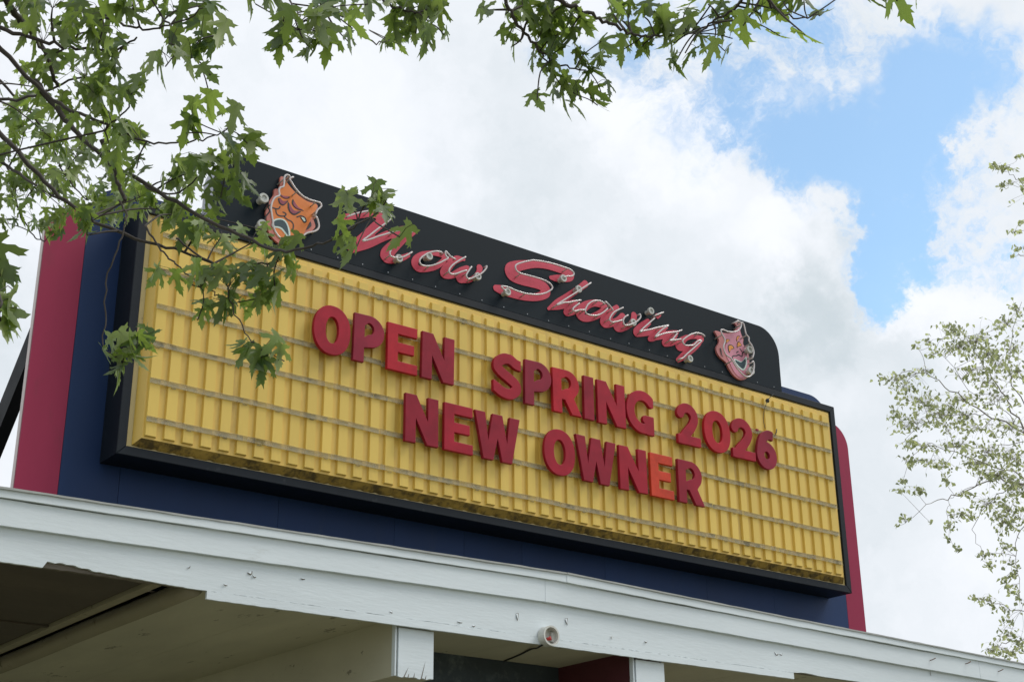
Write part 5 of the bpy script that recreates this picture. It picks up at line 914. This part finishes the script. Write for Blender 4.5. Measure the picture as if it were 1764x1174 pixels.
def mask(key, label, m_face, m_eye, m_edge):
    D = MASKS[key]
    cx = sum(p[0] for p in D['plate']) / len(D['plate']); zb = min(p[1] for p in D['plate'])
    th = thing('theatre_mask', label, 'mask', (cx, YF, zb), 'theatre masks on the header')
    plate('back_plate', [smooth_loop(D['plate'])], YF - 0.001, -0.034, m_edge, th)
    fc = plate('face', [smooth_loop(D['face'])], -0.0345, -0.0375, m_face, th)
    mw = plate('mouth', [smooth_loop(D['mouth_w'], 2)], -0.038, -0.0400, M_PALE, th)
    plate('mouth_opening', [smooth_loop(D['mouth_d'], 2)], -0.0405, -0.0420, M_MOUTH, mw)
    for lp in D['eyes']:
        c = (sum(p[0] for p in lp) / len(lp), sum(p[1] for p in lp) / len(lp))
        big = [(c[0] + (p[0] - c[0]) * 1.0, c[1] + (p[1] - c[1]) * 1.0) for p in lp]
        sml = [(c[0] + (p[0] - c[0]) * 0.74, c[1] + (p[1] - c[1]) * 0.74) for p in lp]
        e = plate('eye', [smooth_loop(big, 2)], -0.038, -0.0393, M_INK, th)
        plate('eye_colour', [smooth_loop(sml, 2)], -0.0396, -0.0410, m_eye, e)
    for ln in D['lines']:
        st = [(p[0], p[1], 0.0052) for p in ln]
        xs_ = [p[0] for p in ln]; zs_ = [p[1] for p in ln]
        lps = contour(stroke_field([st]), min(xs_) - 0.02, max(xs_) + 0.02, min(zs_) - 0.02, max(zs_) + 0.02, 0.003)
        plate('face_line', lps, -0.038, -0.0394, M_INK, th)
    if D['tear']:
        plate('tear', [smooth_loop(D['tear'], 2)], -0.0398, -0.0412, M_PALE, th)
    plate('ribbon_gap', [smooth_loop(D['hole'], 2)], -0.0345 - 0.004, -0.0400, M_INK, th)
    for tb in D['tube']:
        pth = catmull([(p[0], -0.115, p[1]) for p in tb], 4)
        pth = [Vector((pth[0].x, -0.06, pth[0].z))] + pth + [Vector((pth[-1].x, -0.06, pth[-1].z))]
        tube('neon_tube', pth, 0.0077, 0.0077, M_NEON, th, 8)
        for fr in (0.12, 0.4, 0.66, 0.9):
            p = pth[int(len(pth) * fr)]
            tube('tube_support', [(p.x - 0.004, YF - 0.002, p.z - 0.015), (p.x, -0.095, p.z - 0.004), (p.x, -0.108, p.z)], 0.007, 0.005, M_CERAMIC, th, 6)
    for (ex, ez) in D['el']:
        housing(ex, ez, th, -0.10, 0.042)
    tube('lead_wire', catmull([(p[0], -0.08, p[1]) for p in D['wire']], 4), 0.006, 0.006, M_WIRE, th, 6)
    return th


mask('sad', 'orange weeping tragedy mask with open frowning mouth, left of the neon script', M_ORANGE, M_PLUM, M_SALMON)
mask('glad', 'pink laughing comedy mask with orange eyes, right of the neon script', M_MAUVE, M_AMBER, M_ROSE)

# ------------------------------------------------------------------ changeable letters
H = 0.40


def ell(cx, cz, a, b, n=40):
    return [(cx + a * math.cos(2 * math.pi * k / n), cz + b * math.sin(2 * math.pi * k / n)) for k in range(n)]


def l_O(w):
    def sup(cx, cz, a, b, e, n=44):
        o = []
        for k in range(n):
            t_ = 2 * math.pi * k / n; c, s = math.cos(t_), math.sin(t_)
            o.append((cx + a * math.copysign(abs(c) ** e, c), cz + b * math.copysign(abs(s) ** e, s)))
        return o
    return [sup(w / 2, H / 2, w / 2, H / 2 + 0.004, 0.92), sup(w / 2, H / 2, w / 2 - 0.106, H / 2 - 0.090, 0.95)[::-1]]


def l_E(w):
    s, b = 0.098, 0.084
    return [[(0, 0), (w, 0), (w, b), (s, b), (s, 0.161), (w * 0.89, 0.161), (w * 0.89, 0.245), (s, 0.245), (s, H - b), (w - 0.002, H - b), (w - 0.002, H), (0, H)]]


def l_N(w):
    s = 0.100
    return [[(0, 0), (s, 0), (s, 0.205), (w - s - 0.006, 0), (w, 0), (w, H), (w - s, H), (w - s, 0.195), (s + 0.006, H), (0, H)]]


def l_I(w):
    return [[(0, 0), (w, 0), (w, H), (0, H)]]


def l_W(w):
    return [[(0.085, 0), (0.185, 0), (w / 2, 0.19), (w - 0.185, 0), (w - 0.085, 0), (w, H), (w - 0.105, H), (w - 0.135, 0.165), (w / 2 + 0.05, H), (w / 2 - 0.05, H), (0.135, 0.165), (0.105, H), (0, H)]]


def l_P(w):
    s = 0.098; zc = H - 0.1285
    out = [(0, 0), (s, 0), (s, 0.125)] + arc(w - 0.138, zc, 0.138, 0.1345, -85, 90, 16) + [(0, H)]
    hole = [(s, 0.215), (s, H - 0.088)] + arc(w - 0.148, zc + 0.02, 0.052, 0.050, 90, -90, 10)
    return [out, hole]


def l_R(w):
    s = 0.098; zc = H - 0.1285
    out = [(0, 0), (s, 0), (s, 0.125), (0.132, 0.125), (w - 0.108, 0), (w, 0), (w - 0.082, 0.150)] + arc(w - 0.158, zc, 0.138, 0.1305, -45, 90, 14) + [(0, H)]
    hole = [(s, 0.205), (s, H - 0.088)] + arc(w - 0.165, zc + 0.013, 0.055, 0.0535, 90, -90, 10)
    return [out, hole]


def field_letter(w, strokes, clip=None, x_pad=0.0):
    base = stroke_field(strokes)

    def f(X, Z_):
        D = base(X, Z_)
        D = np.maximum(D, np.maximum(-X, X - w))
        D = np.maximum(D, np.maximum(-Z_ - 0.004, Z_ - H - 0.004))
        if clip is not None:
            D = np.maximum(D, clip(X, Z_))
        return D
    return contour(f, -0.02, w + 0.02, -0.02, H + 0.02, 0.0045)


def l_S(w):
    r = 0.0465
    p = [(w + 0.05, 0.312), (w - 0.045, 0.325), (w * 0.62, 0.357), (w * 0.40, 0.352), (0.060, 0.312), (0.052, 0.262), (0.10, 0.222), (w * 0.52, 0.195), (w - 0.065, 0.150), (w - 0.047, 0.105), (w - 0.085, 0.062), (w * 0.55, 0.044), (w * 0.30, 0.055), (0.03, 0.085), (-0.04, 0.11)]
    return field_letter(w, [[(x, z, r) for x, z in p]])


def l_G(w):
    p = arc(0.195, 0.2, 0.146, 0.156, 42, 300, 22)
    st = [[(x, z, 0.047) for x, z in p] + [(0.285, 0.05, 0.047)], [(0.283, -0.02, 0.047), (0.283, 0.150, 0.047)], [(0.235, 0.135, 0.043), (0.29, 0.135, 0.043)]]
    return field_letter(w, st, lambda X, Z_: np.where((X > 0.222) & (Z_ > 0.175) & (Z_ < 0.245), 1.0, -1.0) * 0.01)


def l_2(w):
    p = arc(w * 0.46, 0.268, w * 0.31, 0.086, 165, -20, 14)
    st = [[(x, z, 0.046) for x, z in p] + [(w * 0.62, 0.175, 0.047), (w * 0.36, 0.095, 0.05), (0.055, 0.03, 0.05)], [(-0.02, 0.043, 0.044), (w + 0.03, 0.043, 0.044)]]
    return field_letter(w, st)


def l_6(w):
    ring_ = [(x, z, 0.050) for x, z in arc(w * 0.5, 0.135, w * 0.5 - 0.052, 0.088, 0, 360, 28)]
    st = [ring_, [(w * 0.78, 0.352, 0.046), (w * 0.56, 0.352, 0.046), (w * 0.32, 0.300, 0.048), (0.062, 0.215, 0.05), (0.052, 0.135, 0.05)]]
    return field_letter(w, st, lambda X, Z_: np.where((X > w * 0.80) & (Z_ > 0.26), 1.0, -1.0) * 0.01)


MAKE = {'O': l_O, '0': l_O, 'E': l_E, 'N': l_N, 'I': l_I, 'W': l_W, 'P': l_P, 'R': l_R, 'S': l_S, 'G': l_G, '2': l_2, '6': l_6}
ZU, ZL = 0.992, 0.430
ROW = [
    ('O', 1.352, ZU, 0.328, M_LRED, 0, 'red plastic letter O that starts the upper line of the board'),
    ('P', 1.712, ZU, 0.280, M_LPLUM, 0, 'faded plum letter P in the word OPEN'),
    ('E', 2.024, ZU, 0.284, M_LBRIGHT, 0, 'bright red letter E in the word OPEN'),
    ('N', 2.353, ZU, 0.318, M_LRED2, 0, 'dark red letter N that ends the word OPEN'),
    ('S', 3.068, ZU, 0.295, M_LRED, 0, 'red plastic letter S that starts the word SPRING'),
    ('P', 3.405, ZU, 0.287, M_LPLUM, 0, 'faded plum letter P in the word SPRING'),
    ('R', 3.708, ZU, 0.316, M_LBRIGHT, 0, 'bright red letter R in the word SPRING'),
    ('I', 4.058, ZU, 0.112, M_LRED2, 0, 'narrow dark red letter I in the word SPRING'),
    ('N', 4.214, ZU, 0.324, M_LRED, 0, 'red letter N in the word SPRING'),
    ('G', 4.550, ZU, 0.327, M_LRED, 0, 'red letter G that ends the word SPRING'),
    ('2', 5.170, ZU, 0.288, M_LRED, 0, 'red numeral 2 that starts the year on the board'),
    ('0', 5.512, ZU, 0.342, M_LBRIGHT, 0, 'bright red oval numeral 0 in the year'),
    ('2', 5.872, ZU, 0.308, M_LRED, 0, 'red numeral 2 between the 0 and the 6'),
    ('6', 6.205, 0.948, 0.278, M_LPLUM, 5.0, 'dull plum numeral 6 hanging low and tilted at the end of the year'),
    ('N', 2.205, ZL, 0.316, M_LRED2, 0, 'dark red letter N that starts the lower line of the board'),
    ('E', 2.578, ZL, 0.282, M_LRED, 0, 'red letter E in the word NEW'),
    ('W', 2.882, ZL, 0.462, M_LRED2, 0, 'dark red letter W that ends the word NEW'),
    ('O', 3.602, ZL, 0.337, M_LRED, 0, 'red letter O that starts the word OWNER'),
    ('W', 3.948, ZL, 0.456, M_LRED2, 0, 'dark red letter W in the word OWNER'),
    ('N', 4.442, ZL, 0.323, M_LRED, 0, 'red letter N in the word OWNER'),
    ('E', 4.810, ZL, 0.274, M_LORANGE, 0, 'orange letter E in the word OWNER'),
    ('R', 5.144, ZL, 0.318, M_LRED2, 0, 'dark red letter R that ends the lower line'),
]
for ch, x, z, w, mt, an, lab in ROW:
    loops = [[(x + p[0], z + p[1]) for p in lp] for lp in MAKE[ch](w)]
    a_ = an + rng.uniform(-0.9, 0.9)
    ca, sa = math.cos(R(-a_)), math.sin(R(-a_))
    cx, cz = x + w / 2, z + H / 2
    loops = [[(cx + (p[0] - cx) * ca - (p[1] - cz) * sa, cz + (p[0] - cx) * sa + (p[1] - cz) * ca) for p in lp] for lp in loops]
    lt = thing('marquee_letter', lab, 'letter', (cx, -0.118, z), 'changeable letters on the yellow board')
    plate('letter_face', loops, -0.114, -0.147 + rng.uniform(-0.002, 0.002), mt, lt, 0.003)
    for rz in RAILZ:
        if z + 0.01 < rz < z + H - 0.01:
            box('hook', cx - w * 0.32, cx - w * 0.32 + 0.03, -0.1115, -0.1000, rz - 0.008, rz + 0.012, mt, lt)

# wire left hanging on the board beside the 6
wr = thing('hanging_wire', 'thin black wire knotted to the top rail and hanging down to the numeral 6', 'wire', (6.43, -0.12, 1.36))
tube('wire_strand', catmull([(6.433, -0.125, 1.666), (6.40, -0.135, 1.63), (6.362, -0.13, 1.54), (6.345, -0.128, 1.45), (6.352, -0.135, 1.36)], 5), 0.003, 0.003, M_WIRE, wr, 5)
tube('wire_strand', [(6.425, -0.125, 1.672), (6.47, -0.14, 1.715), (6.50, -0.145, 1.745)], 0.0035, 0.0025, M_WIRE, wr, 5)
tube('wire_strand', catmull([(6.44, -0.17, 1.29), (6.462, -0.172, 1.335), (6.485, -0.16, 1.372), (6.502, -0.15, 1.375), (6.512, -0.13, 1.345)], 5), 0.0035, 0.003, M_WIRE, wr, 5)
bmk = bmesh.new(); bmesh.ops.create_icosphere(bmk, subdivisions=2, radius=0.02)
for v in bmk.verts:
    v.co *= rng.uniform(0.75, 1.25)
    v.co += Vector((6.433, -0.122, 1.668))
bm_obj('wire_knot', bmk, M_WIRE, wr)


# ------------------------------------------------------------------ maple tree
HALF = [(0, 0), (0.06, -0.035), (0.16, -0.05), (0.235, -0.015), (0.36, -0.035), (0.30, 0.045), (0.33, 0.09), (0.215, 0.115), (0.150, 0.150), (0.215, 0.205), (0.285, 0.27), (0.37, 0.285), (0.405, 0.36), (0.545, 0.47), (0.445, 0.46),
        (0.45, 0.545), (0.355, 0.475), (0.325, 0.52), (0.260, 0.410), (0.185, 0.355), (0.115, 0.365), (0.112, 0.47), (0.115, 0.56), (0.215, 0.645), (0.150, 0.665), (0.185, 0.765), (0.105, 0.745), (0.085, 0.85), (0.04, 0.89), (0, 1.0)]


def leaf_shape(kind, rnd):
    """verts, faces of a deeply five-lobed leaf, folded along the midrib and drooping at its lobes"""
    fold = [0.30, 0.55, 0.15, 0.42, 0.7, 0.9, -0.25][kind]; droop = [0.25, 0.10, 0.42, 0.30, 0.05, 0.75, 0.6][kind]; wx = [1.0, 0.86, 1.08, 0.95, 0.72, 0.8, 1.0][kind]; twist = [0.2, -0.3, 0.1, 0.45, -0.15, -0.5, 0.35][kind]
    mids = [(0, 0.78), (0, 0.56), (0, 0.40), (0, 0.22), (0, 0.10)]
    V, F = [], []
    for sgn in (1, -1):
        jit = [(p[0] * wx * rnd.uniform(0.92, 1.08), p[1] + rnd.uniform(-0.015, 0.015)) if 0 < i < len(HALF) - 1 else p for i, p in enumerate(HALF)]
        poly = jit + mids
        bm_ = bmesh.new()
        vs_ = [bm_.verts.new((sgn * p[0], p[1], 0)) for p in poly]
        f_ = bm_.faces.new(vs_ if sgn > 0 else vs_[::-1])
        f_.normal_update()
        bmesh.ops.triangulate(bm_, faces=[f_], ngon_method='EAR_CLIP')
        bm_.verts.index_update()
        off = len(V)
        for v in bm_.verts:
            x, y = v.co.x, v.co.y
            z = fold * abs(x) * (0.9 - 0.9 * abs(x)) - droop * y * y - 0.45 * droop * x * x * 2 + twist * x * y
            V.append((x, y, z))
        for f_ in bm_.faces:
            F.append(tuple(v.index + off for v in f_.verts))
        bm_.free()
    return V, F


lr = random.Random(21)
LEAF_SHAPES = [leaf_shape(k, lr) for k in range(7)]
LEAF_MESHES = []
for V, F in LEAF_SHAPES:
    me = bpy.data.meshes.new('leaf'); me.from_pydata(V, [], F); me.update()
    bm_ = bmesh.new(); bm_.from_mesh(me); bmesh.ops.remove_doubles(bm_, verts=bm_.verts, dist=1e-4); bm_.to_mesh(me); bm_.free()
    me.polygons.foreach_set('use_smooth', [True] * len(me.polygons))
    me.materials.append(M_LEAF)
    LEAF_MESHES.append(me)
LEAF_NP = [(np.array([v.co[:] for v in me.vertices]), [tuple(p.vertices) for p in me.polygons]) for me in LEAF_MESHES]

CAM = Vector((-3.776, -9.281, -3.190))


def in_view(p, pad=1.06):
    v = Vector(p) - CAM
    zf = v.dot(fwd)
    if zf < 0.2:
        return False
    k = 2526.92 / zf
    return abs(v.dot(right) * k) < 882 * pad and abs(v.dot(up) * k) < 587 * pad


def grow_tree(root, branches, clusters, rnd, bark, leaf_len, meshes, nps, mass_mat, hang, petiole_r, twig_r, wob, max_single, spread_depth, thin=0.75):
    nodes, rads = [], []
    for path, r0, r1 in branches:
        r0, r1 = r0 * thin, r1 * thin
        pth = catmull(path, 5)
        n = len(pth)
        for i in range(1, n - 1):
            pth[i] = pth[i] + Vector((rnd.uniform(-1, 1), rnd.uniform(-1, 1), rnd.uniform(-1, 1))) * wob
        rr = [max(r0 + (r1 - r0) * (i / (n - 1)) ** 0.7, r1 * 0.8) for i in range(n)]
        V, F = tube_data(pth, r0, r1, 7 if r0 > 0.01 else 5, True, rr)
        mesh('branch', V, F, bark, root, True)
        nodes += pth; rads += rr
    NP = np.array([tuple(p) for p in nodes])
    tv, tf = [], []

    def add_tube(path, ra, rb_, sides):
        V, F = tube_data(path, ra, rb_, sides, False)
        o = len(tv)
        tv.extend(V); tf.extend(tuple(i + o for i in f) for f in F)
    leaves = []
    for (c, sh, sv, n) in clusters:
        c = Vector(c)
        i = int(np.argmin(((NP - np.array(tuple(c))) ** 2).sum(1)))
        a = nodes[i]
        local = [a]
        d_ = (c - a).length
        if d_ > 0.06:
            mid = (a + c) / 2 + Vector((rnd.uniform(-1, 1), rnd.uniform(-1, 1), rnd.uniform(-0.2, 1))) * d_ * 0.12
            tw = catmull([a, mid, c], 4)
            add_tube(tw, min(twig_r * 1.6, rads[i]), twig_r * 0.7, 4)
            local = tw
        for k in range(n):
            dep = rnd.gauss(0, 1) * sh * spread_depth
            p = c + right * rnd.gauss(0, 1) * sh * 0.62 + fwd * dep + Vector((0, 0, rnd.gauss(0, 1) * sv * 0.62))
            ll = leaf_len * rnd.uniform(0.68, 1.12)
            # direction from base to tip: mostly hanging, some spreading
            dirv = Vector((rnd.gauss(0, 1) * (1 - hang), rnd.gauss(0, 1) * (1 - hang), -hang - rnd.uniform(-0.25, 0.35))).normalized()
            nrm = Vector((rnd.gauss(0, 1), rnd.gauss(0, 1), rnd.gauss(0.2, 0.8)))
            nrm = nrm - dirv * nrm.dot(dirv)
            if nrm.length < 1e-3:
                nrm = dirv.orthogonal()
            nrm.normalize()
            sx = dirv.cross(nrm)
            base = p - dirv * ll * 0.45
            q_ = min(local, key=lambda u: (u - base).length)
            if petiole_r > 0 and (q_ - base).length < 0.5:
                md = (q_ + base) / 2 + Vector((0, 0, 0.18 * (q_ - base).length))
                add_tube([q_, md, base], petiole_r, petiole_r * 0.8, 3)
            M4 = Matrix((sx * ll * rnd.uniform(0.72, 1.12), dirv * ll, nrm * ll * rnd.uniform(0.5, 1.15))).transposed().to_4x4()
            M4.translation = base
            leaves.append((ll / max((p - CAM).length, 0.5), in_view(p), M4, rnd.randrange(len(meshes))))
    if tv:
        o = mesh('twigs', tv, tf, bark, root, True)
        o['kind'] = 'stuff'
    order = sorted(range(len(leaves)), key=lambda i: (not leaves[i][1], -leaves[i][0]))
    inv = Matrix.Translation(-Vector(root['_base']))
    for i in order[:max_single]:
        o = bpy.data.objects.new('leaf', meshes[leaves[i][3]])
        COL.objects.link(o)
        o.parent = root
        o.matrix_parent_inverse = inv
        o.matrix_basis = leaves[i][2]
    rest = order[max_single:]
    if rest:
        VV, FF, TT = [], [], []
        off = 0
        for i in rest:
            vn, fn = nps[leaves[i][3]]
            M_ = np.array(leaves[i][2])
            VV.append(vn @ M_[:3, :3].T + M_[:3, 3])
            FF += [tuple(v + off for v in f) for f in fn]
            TT += [rnd.random()] * len(vn)
            off += len(vn)
        me = bpy.data.meshes.new('foliage')
        me.from_pydata(np.concatenate(VV).tolist(), [], FF); me.update()
        at = me.attributes.new('tint', 'FLOAT', 'POINT')
        at.data.foreach_set('value', TT)
        me.polygons.foreach_set('use_smooth', [True] * len(me.polygons))
        me.materials.append(mass_mat)
        o = link_obj('foliage', me, root)
        o['kind'] = 'stuff'
    return leaves


TB = Vector((-4.75, -4.3, GZ))
maple = thing('maple_tree', 'maple with deeply lobed green leaves, its boughs hanging into the top left of the view', 'tree', TB)
trunk_top = Vector((-4.55, -4.45, 0.6))
tube('trunk', [TB + Vector((0, 0, -0.05)), TB + Vector((0.03, 0.02, 0.35)), TB + Vector((0.05, 0.0, 1.6)), Vector((-4.66, -4.38, -1.6)), trunk_top, Vector((-4.4, -4.5, 2.6))], 0.2, 0.05, M_BARK, maple, 12, True,
     [0.27, 0.20, 0.17, 0.145, 0.11, 0.06])
off_starts = [b for b in MAPLE_BRANCHES if not in_view(b[0][0], 1.04)]
for k, (path, r0, r1) in enumerate(off_starts):
    s = Vector(path[0])
    if s.z > 3.2 or (s - CAM).dot(right) > -1.2:
        continue
    h = min(max(s.z - 0.55, -2.2), 1.9)
    a = Vector((-4.66 + 0.06 * (h + 1.6), -4.38 - 0.04 * (h + 1.6), h))
    tube('limb', catmull([a, (a + s) / 2 + Vector((0, 0, 0.12)), s], 5), max(r0 * 1.5, 0.022), r0, M_BARK, maple, 8)
grow_tree(maple, MAPLE_BRANCHES, MAPLE_CLUSTERS, random.Random(11), M_BARK, 0.113, LEAF_MESHES, LEAF_NP, M_LEAFM, 0.62, 0.0011, 0.0032, 0.006, 300, 0.8)

# ------------------------------------------------------------------ birch tree
BL = [[(0, 0), (0.22, 0.10), (0.36, 0.30), (0.27, 0.52), (0.13, 0.76), (0, 1.0), (-0.13, 0.76), (-0.27, 0.52), (-0.36, 0.30), (-0.22, 0.10)]]
B_MESHES = []
for k in range(4):
    V = [(x * (0.9, 1.1, 0.7, 1.0)[k], y, 0.5 * abs(x) * (0.4, 0.9, 0.6, 0.2)[k] - 0.3 * y * y * (0.2, 0.6, 0.9, 0.4)[k]) for x, y in BL[0]]
    me = bpy.data.meshes.new('leaf')
    me.from_pydata(V, [], [(0, 1, 2, 3, 4, 5), (0, 5, 6, 7, 8, 9)]); me.update()
    me.materials.append(M_BLEAF)
    B_MESHES.append(me)
B_NP = [(np.array([v.co[:] for v in me.vertices]), [tuple(p.vertices) for p in me.polygons]) for me in B_MESHES]
bs = [Vector(b[0][0]) for b in BIRCH_BRANCHES]
bmean = sum((b for b in bs if not in_view(b, 1.02)), Vector()) / max(1, len([b for b in bs if not in_view(b, 1.02)]))
BT = Vector((bmean.x + 1.2, bmean.y - 0.2, GZ))
birch = thing('birch_tree', 'slender birch with small pale leaves on drooping twigs at the right edge', 'tree', BT)
tube('trunk', [BT, BT + Vector((0.05, 0, 2)), BT + Vector((-0.05, 0.05, 5)), BT + Vector((0.0, 0.05, 8)), BT + Vector((-0.2, 0.0, 11.5))], 0.16, 0.03, M_BTRUNK, birch, 12, True, [0.19, 0.15, 0.12, 0.08, 0.03])
for b, (path, r0, r1) in zip(bs, BIRCH_BRANCHES):
    if in_view(b, 1.02):
        continue
    z_ = min(max(b.z - 0.5, GZ + 2.2), GZ + 11)
    tube('limb', catmull([Vector((BT.x, BT.y, z_)), (Vector((BT.x, BT.y, z_)) + b) / 2 + Vector((0, 0, 0.15)), b], 4), r0 * 1.3, r0, M_BBARK, birch, 6)
grow_tree(birch, BIRCH_BRANCHES, BIRCH_CLUSTERS, random.Random(5), M_BBARK, 0.073, B_MESHES, B_NP, M_BLEAFM, 0.45, 0.0013, 0.0032, 0.03, 300, 1.0, 0.55)

for o in bpy.data.objects:
    if '_base' in o:
        del o['_base']
